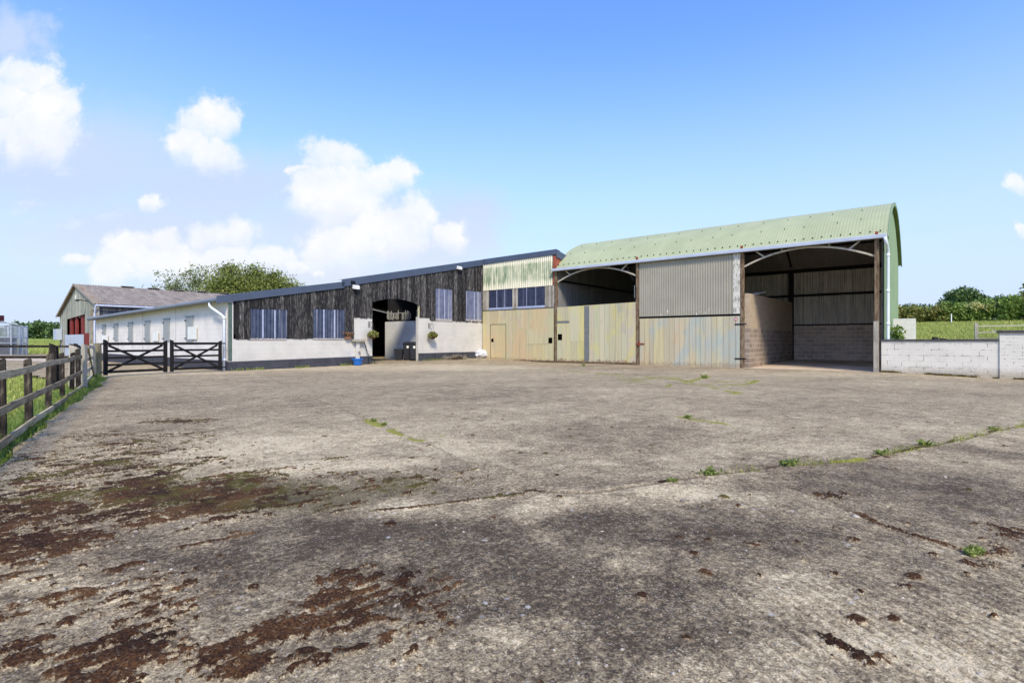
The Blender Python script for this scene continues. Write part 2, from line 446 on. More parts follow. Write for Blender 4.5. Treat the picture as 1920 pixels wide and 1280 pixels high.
# --- side wall
eave = lambda p: 2.92+0.018*p
mb = MB()
mb.hexa([(-18.2,QA,-.4),(0,QA,-.4),(0,QA+.2,-.4),(-18.2,QA+.2,-.4),(-18.2,QA,eave(-18.2)),(0,QA,eave(0)),(0,QA+.2,eave(0)),(-18.2,QA+.2,eave(-18.2))])
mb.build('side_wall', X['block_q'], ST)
for x in (-5.47, -9.91, -13.89):
    MB().box(x-.012, QA-.006, .42, x+.012, QA-.001, eave(x)-.05).build('wall_joint', X['shutter_edge'], ST)
mb = MB(); mb.hexa([(-18.2,QA-.012,-.4),(0.0,QA-.012,-.4),(0.0,QA-.001,-.4),(-18.2,QA-.001,-.4),(-18.2,QA-.012,.50),(0.0,QA-.012,.40),(0.0,QA-.001,.40),(-18.2,QA-.001,.50)])
mb.build('side_plinth', X['plinth'], ST)
for i, (a, b, top, bot) in enumerate([(-4.22,-3.45,2.31,1.22),(-6.94,-6.19,2.27,1.22),(-9.52,-8.82,2.22,1.22),(-12.08,-11.39,2.20,1.22),(-14.56,-13.89,2.18,1.25),(-16.73,-16.16,2.15,1.6)]):
    s = MB().rnd(.5).box(a, QA-.045, bot, b, QA-.005, top).build('shutter', X['shutter'], ST)
    f = MB(); f.box(a-.03, QA-.05, top+.002, b+.03, QA-.004, top+.04)
    f.build('lintel_strip', X['shutter_edge'], s)
    for zz in (bot+.12, top-.16): MB().box(a-.10, QA-.062, zz-.025, a+.10, QA-.047, zz+.025).build('hinge', X['black_iron'], s)
for a, b, z0, z1 in ((-3.92,-2.98,1.30,1.86),(-8.32,-7.55,1.22,1.70),(-16.7,-15.6,1.2,1.58)):
    nb = MB().box(a, QA-.07, z0, b, QA-.05, z1).build('notice_board', X['notice'], ST)
# --- facade block walls (plane p = 0)
for q0, q1, t0, t1 in ((QA+.2,-9.6,1.30,1.36),(-9.6,-8.51,2.42,2.42),(-5.4,-4.55,2.58,2.58),(-4.55,0.0,2.40,2.46)):
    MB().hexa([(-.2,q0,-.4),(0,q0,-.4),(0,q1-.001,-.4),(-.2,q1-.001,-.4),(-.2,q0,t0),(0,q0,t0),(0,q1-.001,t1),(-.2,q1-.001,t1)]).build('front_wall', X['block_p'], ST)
for q0, q1, t0, t1 in ((QA-.012,-8.505,.37,.46),(-5.405,-.01,.54,.56)):
    MB().hexa([(.001,q0,-.4),(.014,q0,-.4),(.014,q1,-.4),(.001,q1,-.4),(.001,q0,t0),(.014,q0,t0),(.014,q1,t1),(.001,q1,t1)]).build('front_plinth', X['plinth'], ST)
MB().box(-.012, QA+.01, 1.29, .004, QA+.0, 2.8)
# --- boards
def board_base(q):
    if q < -9.62: return 1.30+0.01*(q+15.6)+random.uniform(-.035, .02)
    if q < -8.52: return 2.39+random.uniform(-.03, .03)
    if q < -5.34: return 3.2+.27*(1-((q+6.93)/1.6)**2)
    if q < -4.55: return 2.54
    if q < -4.2: return 2.38
    return 2.41+random.uniform(-.02, .02)
WIN = [(-14.71,-13.15,1.31,2.60),(-11.83,-10.18,1.33,2.73),(-4.12,-2.77,2.43,4.27),(-1.58,-.17,2.48,4.33)]
mb = MB(); q = QA+.28; k = 0
while q < -.02:
    w = random.choice((.115,.14,.15,.165,.19)); q1 = min(q+w, -.015)
    for e in [e for wn in WIN for e in wn[:2]]+[-9.6,-8.51,-5.34]:
        if q < e-.03 < q1-.03: q1 = e
    qm = (q+q1)/2; off = .012 if k % 2 else 0.0; off += random.uniform(0, .008); k += 1
    b0 = board_base(qm); t0 = zt(q)-.2; t1 = zt(q1)-.2
    arch = -8.51 <= qm <= -5.34
    ba = 3.2+.27*(1-((q+6.93)/1.6)**2) if arch else b0
    bb = 3.2+.27*(1-((q1+6.93)/1.6)**2) if arch else b0
    segs = [((ba, bb), (t0, t1))]
    for a, b, z0, z1 in WIN:
        if a-.01 < qm < b+.01:
            segs = [((z1, z1), (t0, t1))]
            if z0-b0 > .06: segs.append(((b0, b0), (z0, z0)))
    mb.rnd()
    for (za, zb), (zc, zd) in segs:
        p0 = .004+off; p1 = .026+off; g = .004
        mb.hexa([(p0,q+g,za),(p1,q+g,za),(p1,q1-g*.2,zb),(p0,q1-g*.2,zb),(p0,q+g,zc),(p1,q+g,zc),(p1,q1-g*.2,zd),(p0,q1-g*.2,zd)])
    q = q1
mb.build('black_boarding', X['boards'], ST)
# backing so no daylight shows between boards
mb = MB()
for q0, q1 in ((QA+.2,-14.75),(-13.1,-11.87),(-10.14,-9.62),(-9.62,-8.53),(-5.3,-4.16),(-2.73,-1.62),(-.13,-.02)):
    b0 = {True:1.5}.get(q1 <= -9.6, 2.62)
    mb.hexa([(-.1,q0,b0),(-.01,q0,b0),(-.01,q1,b0),(-.1,q1,b0),(-.1,q0,zt(q0)-.35),(-.01,q0,zt(q0)-.35),(-.01,q1,zt(q1)-.35),(-.1,q1,zt(q1)-.35)])
for a, b, z0, z1 in WIN:
    mb.hexa([(-.1,a-.04,z1+.02),(-.01,a-.04,z1+.02),(-.01,b+.04,z1+.02),(-.1,b+.04,z1+.02),(-.1,a-.04,zt(a)-.35),(-.01,a-.04,zt(a)-.35),(-.01,b+.04,zt(b)-.35),(-.1,b+.04,zt(b)-.35)])
mb.hexa([(-.1,-8.53,3.55),(-.01,-8.53,3.55),(-.01,-5.3,3.55),(-.1,-5.3,3.55),(-.1,-8.53,zt(-8.53)-.35),(-.01,-8.53,zt(-8.53)-.35),(-.01,-5.3,zt(-5.3)-.35),(-.1,-5.3,zt(-5.3)-.35)])
mb.build('sheathing', X['dark_in'], ST)
for i, (a, b, z0, z1) in enumerate(WIN):
    tilt = (.02,.03,.05,.05)[i]
    big = i > 1
    s = MB().rnd(.5); s.sheet(a-.02, b+.02, z0+.02, lambda u: z1-.02+tilt*(u-a)/(b-a), 'p', .028, .155 if not big else .11, .026 if not big else .014, 8)
    wn = s.build('window', X['clear_sheet_pale' if big else 'clear_sheet'], ST, smooth=True)
    MB().box(.005, a-.02, z0-.04, .035, b+.02, z0+.025 if not big else z0+.1).build('window_sill', X['sheet_edge'], wn)
    for fx in ((.32,.66) if not big else (.52,)):
        u = a+(b-a)*fx; MB().box(.050, u-.03, z0+.03, .056, u+.03, z1-.03).build('window_bar', X['frost'], wn)
# --- cream jamb, corner pieces
MB().box(-.12, -5.345, 2.585, .03, -5.22, 3.24).build('door_jamb', X['cream'], ST)
MB().box(.004, QA+.0, .40, .016, QA+.15, 2.78).build('corner_sheet', X['pale_green'], ST)
MB().box(-.02, QA-.016, .45, .0, QA-.013, 2.7).build('corner_bead', X['rust_red'], ST)
# --- roof
def zr(p, q):
    hi = (zt(q) if q <= 0 else 6.40-.2*q)-.07; lo = (2.86+.165*(q+16.3) if q <= 0 else 5.55-.16*q)+.022*p
    f = min(1.0, -p/4.0) if p < 0 else 0.0
    return hi+(lo-hi)*f
mb = MB().rnd(.5)
for p0, p1, qs in ((-18.5,.05,(-15.98,-10.18,0.0,15.0)),):
    cells = [(a, b-1e-4, pa, pb) for a, b in zip(qs[:-1], qs[1:]) for pa, pb in ((p0,-4.0),(-4.0,p1)) if not (a == -10.18 and pb == p1)]
    cells += [(-10.18,-7.4,-4.0,p1),(-4.4,-1e-4,-4.0,p1),(-7.4,-4.4,-.5,p1),(-7.4,-4.4,-4.0,-3.8)]  # leaves an added opening over the passage to let light in
    for a, b_, pa, pb in cells:
        if True:
            pts = [(pa,a,zr(pa,a)),(pb,a,zr(pb,a)),(pb,b_,zr(pb,b_)),(pa,b_,zr(pa,b_))]
            mb.hexa([(x,y,z-.05) for x,y,z in pts]+pts)
a, b = 0.02, 15.0
pts = [(.051,a,6.30),(5.62,a,6.34),(5.62,b,3.4),(.051,b,3.4)]
mb.hexa([(x,y,z-.05) for x,y,z in pts]+pts)
mb.build('roof', X['roof_dark'], ST)
mg = M('clear_added_rooflight', 0.2); tb_ = mg.N.new('ShaderNodeBsdfTransparent'); tb_.inputs[0].default_value = (.86,.88,.88,1)
mg.L.new(tb_.outputs[0], mg.N['Material Output'].inputs[0])
MB().face([(-3.8,-7.4,zr(-3.8,-7.4)+.004),(-.5,-7.4,zr(-.5,-7.4)+.004),(-.5,-4.4,zr(-.5,-4.4)+.004),(-3.8,-4.4,zr(-3.8,-4.4)+.004)]).build('added_rooflight', mg.m, ST)  # unseen sheet, added so light reaches the passage wall and slats
# verge trim (two lengths with a step) and its top flange
mb = MB()
for q0, q1, z0, z1, hh in ((-16.1,-10.2,zt(-16.1)-.01,zt(-10.2)-.03,.30),(-10.35,0.06,zt(-10.18)-.02,6.42,.36)):
    mb.hexa([(.055,q0,z0-hh),(.095,q0,z0-hh),(.095,q1,z1-hh),(.055,q1,z1-hh),(.055,q0,z0),(.095,q0,z0),(.095,q1,z1),(.055,q1,z1)])
    mb.hexa([(-.2,q0,z0-.004),(.054,q0,z0-.004),(.054,q1,z1-.004),(-.2,q1,z1-.004),(-.2,q0,z0+.012),(.054,q0,z0+.012),(.054,q1,z1+.012),(-.2,q1,z1+.012)])
mb.build('verge_trim', X['trim'], ST, bevel=.008)
mb = MB(); mb.hexa([(.096,-.07,6.08),(5.66,-.07,6.16),(5.66,-.03,6.16),(.096,-.03,6.08),(.096,-.07,6.42),(5.66,-.07,6.47),(5.66,-.03,6.47),(.096,-.03,6.42)])
mb.hexa([(.096,-.029,6.40),(5.66,-.029,6.455),(5.66,.35,6.40),(.096,.35,6.34),(.096,-.029,6.425),(5.66,-.029,6.475),(5.66,.35,6.42),(.096,.35,6.36)])
mb.build('ridge_trim', X['trim'], ST, bevel=.008)
mb = MB(); mb.hexa([(5.62,-.02,6.02),(5.68,-.02,6.02),(5.68,1.6,5.7),(5.62,1.6,5.7),(5.62,-.02,6.45),(5.68,-.02,6.45),(5.68,1.6,6.1),(5.62,1.6,6.1)])
mb.build('end_trim', X['trim'], ST)
# side gutter and downpipe
mb = MB()
g0 = (-18.4, -15.98, 2.60); g1 = (0.05, -15.98, 2.90)
mb.tube([g0, g1], .075, 10)
mb.hexa([(-18.4,-15.90,2.62),(.05,-15.90,2.92),(.05,-15.86,2.92),(-18.4,-15.86,2.62),(-18.4,-15.90,2.70),(.05,-15.90,3.0),(.05,-15.86,3.0),(-18.4,-15.86,2.70)])
mb.build('gutter', X['gutter_grey'], ST, smooth=False)
MB().hexa([(-18.4,-15.85,2.58),(.0,-15.85,2.86),(.0,QA+.19,2.86),(-18.4,QA+.19,2.58),(-18.4,-15.85,2.6),(.0,-15.85,2.88),(.0,QA+.19,2.88),(-18.4,QA+.19,2.6)]).build('soffit', X['gutter_grey'], ST)
mb = MB(); pd = -.13
mb.tube([(-.9,-15.97,2.84),(-.9,-15.97,2.68),(-.82,-15.94,2.6),(pd,QA-.2,2.28),(pd,QA-.11,2.18),(pd,QA-.11,-.1)], .052, 10)
for zz in (2.16,.45): mb.tube([(pd,QA-.11,zz-.05),(pd,QA-.11,zz+.05)], .064, 10)
mb.build('downpipe', X['white_pvc'], ST, smooth=True)
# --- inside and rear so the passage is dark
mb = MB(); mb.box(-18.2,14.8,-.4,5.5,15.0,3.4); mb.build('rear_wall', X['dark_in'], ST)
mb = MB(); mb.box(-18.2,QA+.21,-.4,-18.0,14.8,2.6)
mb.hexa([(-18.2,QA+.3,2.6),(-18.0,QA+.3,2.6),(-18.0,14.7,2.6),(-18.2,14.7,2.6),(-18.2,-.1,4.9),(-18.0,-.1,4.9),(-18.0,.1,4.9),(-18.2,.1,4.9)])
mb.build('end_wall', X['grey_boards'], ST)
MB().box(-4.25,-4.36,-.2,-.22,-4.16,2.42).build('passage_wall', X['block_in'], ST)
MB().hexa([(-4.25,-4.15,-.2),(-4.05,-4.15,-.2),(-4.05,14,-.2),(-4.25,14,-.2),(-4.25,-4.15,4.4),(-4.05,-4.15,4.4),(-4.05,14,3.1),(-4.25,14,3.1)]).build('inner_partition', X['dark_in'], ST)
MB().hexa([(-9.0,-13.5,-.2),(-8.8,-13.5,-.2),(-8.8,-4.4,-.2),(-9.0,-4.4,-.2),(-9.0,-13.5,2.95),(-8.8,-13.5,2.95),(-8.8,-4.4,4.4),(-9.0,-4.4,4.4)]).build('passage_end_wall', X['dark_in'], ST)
mb = MB()  # added pale bars imitate bright daylight gaps above the passage wall
for i in range(30):
    pp = -4.1+i*.128
    if i in (9,10,18,19,20): continue
    t = random.uniform(-.05,.05); mb.rnd().beam((pp,-4.3,2.5+random.uniform(-.02,.12)),(pp+t,-4.3,2.98+random.uniform(-.1,.12)), .055,.02)
mb.box(-4.15,-4.29,2.9,-2.3,-4.27,2.95); mb.box(-1.2,-4.29,3.05,-.4,-4.27,3.1)
mb.build('daylight_gap_slats', X['slat'], ST)['kind'] = 'stuff'
# --- floodlights on the boarding
for qf, zf in ((-9.62,3.92),(-2.32,5.66)):
    a = MB().beam((.03,qf,zf+.12),(.2,qf,zf+.05),.05,.05).build('floodlight_arm', X['black_iron'], ST)
    MB().hexa([(.12,qf-.17,zf-.10),(.26,qf-.17,zf-.14),(.26,qf+.17,zf-.14),(.12,qf+.17,zf-.10),(.16,qf-.17,zf+.07),(.28,qf-.17,zf+.0),(.28,qf+.17,zf+.0),(.16,qf+.17,zf+.07)]).build('floodlight', X['light_lamp'], a)
MB().box(.03,-9.85,4.02,.14,-9.62,4.18).build('alarm_box', X['black_iron'], ST)

# ================================================================== WING OF THE STABLE : painted sheet door
WG = pq_empty('feed_store', 'tall store front with algae stained corrugated top, dark windows and peach painted sheet door', 'store building')
s = MB().rnd(.5); s.sheet(0.03, 5.38, 4.42, 6.18, 'q', -.02, .14, .028, 8); s.build('upper_cladding', X['mossy_corr'], WG, smooth=True)
mb = MB()
def vboards(mb, p0, p1, z0, z1, qf, w=.14):
    p = p0
    while p < p1-.01:
        e = min(p+w, p1); mb.rnd().box(p+.003, qf-random.uniform(.02,.03), z0+random.uniform(-.02,.02), e-.003, qf, z1); p = e
for a, b in ((.02,.52),(2.42,2.83),(4.83,5.5)):
    mb = MB(); vboards(mb, a, b, 3.14, 4.44, .02); mb.build('timber_infill', X['grey_boards'], WG)
for a, b in ((.54,2.40),(2.85,4.81)):
    s = MB().rnd(.5); s.sheet(a, b, 3.22, 4.44, 'q', .01, .12, .01); w_ = s.build('window', X['dark_sheet'], WG, smooth=True)
    MB().box(a-.02,-.03,3.17,b+.02,.0,3.30).build('window_sill', X['frost'], w_)
    for f_ in (.34,.68): MB().box(a+(b-a)*f_-.012,-.012,3.31,a+(b-a)*f_+.012,-.002,4.42).build('window_bar', X['frost'], w_)
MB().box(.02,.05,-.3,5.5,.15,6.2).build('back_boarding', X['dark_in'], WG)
MB().hexa([(5.42,-.04,4.45),(5.60,-.04,4.45),(5.60,.04,4.45),(5.42,.04,4.45),(5.42,-.04,6.1),(5.60,-.04,6.1),(5.60,.04,6.1),(5.42,.04,6.1)]).build('corner_board', X['brick_red'], WG)
MB().hexa([(5.58,.045,4.0),(5.615,.045,4.0),(5.615,10,3.6),(5.58,10,3.6),(5.58,.045,6.1),(5.615,.045,6.1),(5.615,10,4.1),(5.58,10,4.1)]).build('end_cladding', X['brick_red'], WG)
def panelled(name, m, root, p0, p1, z0, z1, qf, w=.3, th=.03, ztop=None):
    mb = MB(); p = p0; k = 0
    while p < p1-.02:
        e = p+w*random.uniform(.85,1.15)
        if p1-e < .12: e = p1
        t0 = z1 if ztop is None else z1+(ztop-z1)*(p-p0)/(p1-p0); t1 = z1 if ztop is None else z1+(ztop-z1)*(e-p0)/(p1-p0)
        d = random.uniform(0,.006); mb.rnd()
        g = .013
        mb.hexa([(p+g,qf-th-d,z0),(e,qf-th-d,z0),(e,qf,z0),(p+g,qf,z0),(p+g,qf-th-d,t0),(e,qf-th-d,t1),(e,qf,t1),(p+g,qf,t0)])
        p = e; k += 1
    return mb.build(name, m, root)
d1 = panelled('sheet_door', X['door_peach'], WG, .05, 5.48, .10, 3.14, -.03, .31)
mb = MB().rnd(.2)
for a, b, z0, z1 in ((.74,1.95,.17,2.24),): mb.box(a,-.078,z0,b,-.068,z1)
wk = mb.build('wicket_door', X['door_peach'], d1)
fr = MB(); fr.box(.715,-.080,.15,.738,-.066,2.242); fr.box(1.952,-.080,.15,1.972,-.066,2.242); fr.box(.715,-.084,2.242,1.972,-.066,2.27)
fr.build('wicket_frame', X['dark_steel'], d1)
MB().box(.80,-.086,1.16,.98,-.079,1.38).build('latch_hole', X['dark_hole'], wk)
MB().box(5.14,-.078,1.10,5.40,-.069,1.42).build('lock_hole', X['dark_hole'], d1)
for rr_, bx in ((.9,(3.55,-.077,1.05,4.75,-.069,1.95)),(.7,(4.77,-.077,1.05,5.1,-.069,3.05)),(.1,(2.95,-.0765,.14,3.53,-.069,2.0))): MB().rnd(rr_).box(*bx).build('patch_panel', X['door_peach'], d1)
MB().box(.05,-.075,.04,5.48,-.02,.099).build('bottom_rail', X['rust_post'], d1)
MB().box(.04,-.09,3.142,5.5,-.0,3.17).build('door_rail', X['dark_steel'], WG)

# ================================================================== DUTCH BARN
DB = pq_empty('dutch_barn', 'large open barn with a curved pale green corrugated roof and buff sheet doors', 'barn')
PL, PR, QD = 5.62, 21.02, 10.0
RISE = 2.08; ZE = 5.36; RA = (25+RISE*RISE)/(2*RISE); ZC = ZE+RISE-RA
def arc_z(q): return ZC+math.sqrt(max(0, RA*RA-(q-5)**2))
AH = math.asin(5.10/RA)
def arc_pts(n, r=0.0):
    out = []
    for i in range(n+1):
        a = -AH+2*AH*i/n; out.append((5+(RA+r)*math.sin(a), ZC+(RA+r)*math.cos(a)))
    return out
def arc_sheet(name, m, p0, p1, r, pitch, dep, per=5, na=28, smooth=True):
    n = int((p1-p0)/pitch*per); ps = np.linspace(p0, p1, n+1)
    ang = np.linspace(-AH, AH, na+1)
    rr = RA+r+dep*np.sin(2*PI*ps/pitch)
    # overlap of the sheet courses: tiny step
    A, P = np.meshgrid(ang, ps, indexing='ij'); RR = np.broadcast_to(rr, A.shape)
    RR = RR+np.where((np.abs(A) < AH*.42), .008, 0)
    V = np.stack([P, 5+RR*np.sin(A), ZC+RR*np.cos(A)], -1).reshape(-1, 3)
    i, j = np.meshgrid(np.arange(na), np.arange(n), indexing='ij'); b = i*(n+1)+j
    F = np.stack([b, b+1, b+n+2, b+n+1], -1).reshape(-1, 4)
    sheet_id = np.floor(P[:-1,:-1]/0.9).astype(int)
    rr_ = (np.sin(sheet_id*12.9898)*43758.5453) % 1
    return np_mesh(name, V, F, m, DB, {'rnd': ('FACE','FLOAT', rr_)}, smooth)
arc_sheet('roof', X['green_roof'], 5.45, 21.16, .03, .12, .0045)
arc_sheet('roof_underside', X['under_roof'], 5.6, 21.02, -.03, .21, .016, 5, 24)
# rim on the right end
mb = MB(); o1 = arc_pts(28, .06); i1 = arc_pts(28, -.10)
for a in range(28):
    (qa, za), (qb, zb), (qc, zc), (qd, zd) = i1[a], i1[a+1], o1[a+1], o1[a]
    mb.hexa([(21.165,qa,za),(21.20,qa,za),(21.20,qb,zb),(21.165,qb,zb),(21.165,qd,zd),(21.20,qd,zd),(21.20,qc,zc),(21.165,qc,zc)])
mb.build('roof_rim', X['green_wall'], DB)
mb = MB()
def bolt(c, r): MB().box(c.x-r,c.y-r,c.z-.02,c.x+r,c.y+r,c.z+.03).build('roof_bolt', X['dark_steel'], DB)
for ip in range(46):
    pp = 5.7+ip*.338
    for aa in (-AH*.93,):
        c = Vector((pp, 5+(RA+.055)*math.sin(aa), ZC+(RA+.055)*math.cos(aa))); bolt(c, .019)
    if ip % 3 == 1:
        for aa in (-AH*.74,-AH*.52):
            aa += random.uniform(-.01,.01); px = pp+random.uniform(-.2,.2)
            c = Vector((px, 5+(RA+.06)*math.sin(aa), ZC+(RA+.06)*math.cos(aa))); bolt(c, .013)
# gable ends, corrugated
s = MB().rnd(.5); s.sheet(.02, QD-.02, -.3, lambda q: arc_z(q)-.03, 'p', 21.03, .15, .014, 6); s.build('gable_wall', X['green_wall'], DB, smooth=True)
s = MB().rnd(.5); s.sheet(.05, QD-.02, 1.5, lambda q: arc_z(q)-.07, 'p', 5.68, .15, .018, 5); s.build('left_wall', X['corr_dark'], DB, smooth=True)
MB().box(5.625,.05,-.2,5.72,QD,1.5).build('left_wall_base', X['rawblock_p'], DB)
s = MB().rnd(.5); s.sheet(5.7, 20.98, 2.1, 5.42, 'q', QD-.03, .15, .02, 5); s.build('back_wall', X['corr_in'], DB, smooth=True)
MB().box(5.73,QD-.25,-.2,21.0,QD-.06,2.12).build('back_wall_blocks', X['rawblock_q'], DB)
# right side inside wall of the last bay
s = MB().rnd(.5); s.sheet(.1, QD-.1, 0, lambda q: arc_z(q)-.08, 'p', 20.97, .15, .014, 5); s.build('gable_lining', X['corr_in'], DB, smooth=True)
# posts
for pp in (5.62, 10.65, 15.75, 20.8):
    w = .075
    MB().rnd().box(pp-w,-.08,-.25,pp+w,.10,5.30).build('post', X['rust_post'], DB, bevel=.01)
    MB().box(pp-.05,-.14,5.2,pp+.05,-.085,5.52).build('gutter_bracket', X['rust_red'], DB)
for pp in (10.65, 15.9):
    MB().rnd().box(pp-.13,QD-.5,0.05,pp+.13,QD-.27,5.3).build('rear_post', X['dark_steel'], DB)
    mb = MB(); pts = [(pp, q, z-.12) for q, z in arc_pts(16, 0) if .1 < q < 9.9]
    mb.tube(pts, .06, 6); mb.build('roof_rib', X['dark_steel'], DB)
mb = MB()
for q in (1.6, 3.4, 5.0, 6.6, 8.4): MB().box(5.75,q-.04,arc_z(q)-.16,20.95,q+.04,arc_z(q)-.07).build('purlin', X['dark_steel'], DB)
for y0, y1, z0, z1 in ((.2,.07,5.26,5.46),(.17,.06,3.84,3.97),(.19,.055,2.13,2.2)): MB().box(5.75,QD-y0,z0,20.95,QD-y1,z1).build('wall_rail', X['dark_steel'], DB)
for z0, z1 in ((2.86,3.02),(4.62,4.72)): MB().box(5.71,.2,z0,5.80,QD-.3,z1).build('wall_rail', X['dark_steel'], DB)
mb = MB(); mb.beam((10.3,9.5,2.6),(10.3,6.5,5.6),.09,.09); mb.build('wind_brace', X['dark_steel'], DB)
# arched eaves beams
for p0, p1 in ((5.72,10.57),(15.83,20.72)):
    pm = (p0+p1)/2; h = (p1-p0)/2
    pts = [(p0+(p1-p0)*i/20, -.0, 4.58+.60*(1-((p0+(p1-p0)*i/20-pm)/h)**2)) for i in range(21)]
    mb = MB()
    for a, b in zip(pts[:-1], pts[1:]): mb.beam(a, b, .05, .075)
    for sgn in (-1, 1):
        e = pm-sgn*h
        mb.beam((e+sgn*.85,0,4.94),(e+sgn*.42,0,5.28),.04,.06); mb.beam((e+sgn*1.55,0,5.1),(e+sgn*1.55,0,5.28),.04,.05)
    mb.build('arched_brace', X['arch'], DB)
MB().box(5.6,-.02,5.22,20.9,.05,5.38).build('eaves_beam', X['dark_steel'], DB)
mb = MB(); mb.hexa([(5.46,-.27,5.19),(21.14,-.27,5.23),(21.14,-.11,5.23),(5.46,-.11,5.19),(5.46,-.29,5.33),(21.14,-.29,5.38),(21.14,-.095,5.38),(5.46,-.095,5.33)])
mb.build('gutter', X['gutter_white'], DB, bevel=.02)
mb = MB(); mb.tube([(21.08,-.26,5.24),(21.10,-.26,5.12),(21.13,-.1,4.98),(21.14,.22,4.82),(21.14,.30,4.66),(21.14,.30,0.9),(21.14,.30,-.1)], .06, 10)
for zz in (4.6,3.2,1.9,): mb.tube([(21.14,.30,zz-.05),(21.14,.30,zz+.05)], .072, 10)
mb.build('downpipe', X['white_pvc'], DB, smooth=True)
# panel over the middle bay
s = MB().rnd(.5); s.sheet(10.76, 15.36, 2.46, 5.2, 'q', -.06, .12, .009, 6); s.build('upper_panel', X['panel_grey'], DB, smooth=True)
MB().box(15.37,-.075,2.46,15.67,-.045,5.2).build('white_board', X['flaky'], DB)
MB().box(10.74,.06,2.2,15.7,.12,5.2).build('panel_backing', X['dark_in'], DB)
# doors
d2 = panelled('sheet_door', X['door_yellow'], DB, 5.72, 10.56, .10, 3.14, -.05, .33, .03, 3.22)
MB().box(7.53,-.098,.14,7.84,-.0885,3.14).build('grey_strip', X['grey_strip'], d2)
MB().box(5.80,-.097,1.28,6.08,-.089,1.62).build('lock_hole', X['dark_hole'], d2)
MB().rnd(.1).box(5.76,-.094,2.36,6.55,-.0885,3.13).build('patch_panel', X['door_yellow'], d2); MB().rnd(.95).box(6.6,-.093,1.2,7.5,-.0885,3.1).build('patch_panel', X['door_yellow'], d2)
MB().box(5.74,-.0975,2.24,6.56,-.0885,2.35).build('patch_strip', X['grey_strip'], d2)
MB().box(5.72,-.09,.03,10.56,-.04,.099).build('bottom_rail', X['rust_post'], d2)
d3 = panelled('sheet_door', X['door_blue'], DB, 10.77, 15.66, .0, 2.36, -.05, .27)
for zz in (1.98,.42): MB().box(15.45,-.105,zz-.03,15.95,-.09,zz+.03).build('hinge', X['dark_steel'], d3)
mb = MB(); mb.box(10.62,-.12,1.05,11.05,-.09,1.11); mb.box(10.72,-.13,.98,10.80,-.09,1.2); mb.build('bolt', X['rust_red'], d3)
sg = MB(); sg.lathe([(0,0),(.075,0),(.075,.004)], (0,0,0), 18); so = sg.build('sign_plate', X['white_pvc'], d3); so.location = (15.50,-.089,2.22); so.rotation_euler = (PI/2,0,0)
rg = MB(); rg.lathe([(.055,0),(.055,.003),(.075,.003),(.075,0)], (0,0,.005), 18); rg.box(-.012,-.05,.004,.012,.05,.008)
M_red = simple('sign_red', (190,40,40), 0.5)
rg.build('sign_ring', M_red, so)
MB().hexa([(5.75,-.05,-.3),(20.95,-.05,-.3),(20.95,QD-.26,-.3),(5.75,QD-.26,-.3),(5.75,-.05,.0),(20.95,-.05,.0),(20.95,QD-.26,.13),(5.75,QD-.26,.13)]).build('barn_floor', X['floor'], DB)
# block partition in the open bay
MB().box(15.8,.12,-.2,16.0,QD-.26,1.80).build('partition_base', X['rawblock_p'], DB)
MB().hexa([(15.82,.12,1.801),(15.985,.12,1.801),(15.985,QD-.26,1.801),(15.82,QD-.26,1.801),(15.82,.12,3.38),(15.985,.12,3.38),(15.985,QD-.26,3.5),(15.82,QD-.26,3.5)]).build('partition_top', X['tanblock_p'], DB)
MB().box(20.70,-.12,-.25,20.87,-.082,2.0).build('post_guard', X['grey_boards'], DB)
mb = MB().rnd(.5); mb.beam((15.9,1.2,3.42),(15.9,2.6,3.62),.5,.02); mb.build('sheet_on_partition', X['corr_in'], DB)

# ================================================================== WHITE YARD WALLS
WL = pq_empty('yard_wall', 'low white painted block wall with dark coping and peeling joints beside the barn', 'wall')
MB().box(20.95,-.02,-.4,24.38,.2,1.21).build('blockwork', X['block_yard'], WL)
mb = MB()
for i in range(8):
    a = 20.93+i*.432; mb.rnd().box(a+.003,-.06,1.212,a+.43,.24,1.285)
mb.build('coping', X['coping'], WL)
PW = pq_empty('wall_pillar', 'taller white painted brick pillar ending the low yard wall', 'pillar')
MB().box(24.385,-.06,-.4,25.75,.5,1.50).build('brickwork', X['brick_yard'], PW)
mb = MB()
for i in range(3):
    a = 24.34+i*.485; mb.rnd().box(a+.003,-.12,1.502,a+.482,.56,1.585)
mb.build('coping', X['coping'], PW)
SW = pq_empty('side_wall_stub', 'freestanding square white block wall behind the low yard wall, beside the green gable', 'wall')
MB().box(21.12,4.0,-.4,21.92,4.22,2.22).build('blockwork', X['block_q'], SW)
MB().box(21.92,4.02,-.4,21.935,4.2,2.20).build('wall_end', X['block_p'], SW)
# ================================================================== OLD GREY BARN
OB = pq_empty('old_barn', 'old grey boarded barn with a weathered fibre cement roof beyond the stable', 'barn')
X['fibre_roof'] = None
def mat_fibre():
    m = M('weathered_fibre_cement_roof', 0.95, 0, 0.15)
    n = m.noise(1.6, 5, 0.65); st = m.noise(1.0, 4, 0.6, m.vec(None, (0.5, 4, 0.5)))
    col = m.mix(m.ss(n, 0.32, 0.7), lin((146,136,124)), lin((116,108,98)))
    col = m.mix(m.math('MULTIPLY', m.ss(st, 0.5, 0.7), 0.5), col, lin((168,160,148)))
    sp = m.N.new('ShaderNodeSeparateXYZ'); m.L.new(m.obj, sp.inputs[0])
    edge = m.ss(sp.outputs[1], -13.7, -12.9, 1.0, 0.0)
    li = m.math('MULTIPLY', m.ss(m.noise(5, 5, 0.7), 0.45, 0.6), edge)
    col = m.mix(m.math('MULTIPLY', li, 0.7), col, lin((150,118,62)))
    return m.done(col)
X['fibre_roof'] = mat_fibre()
X['barn_boards'] = wood('grey_green_barn_boards', (128,130,116), (176,174,158), 'z')
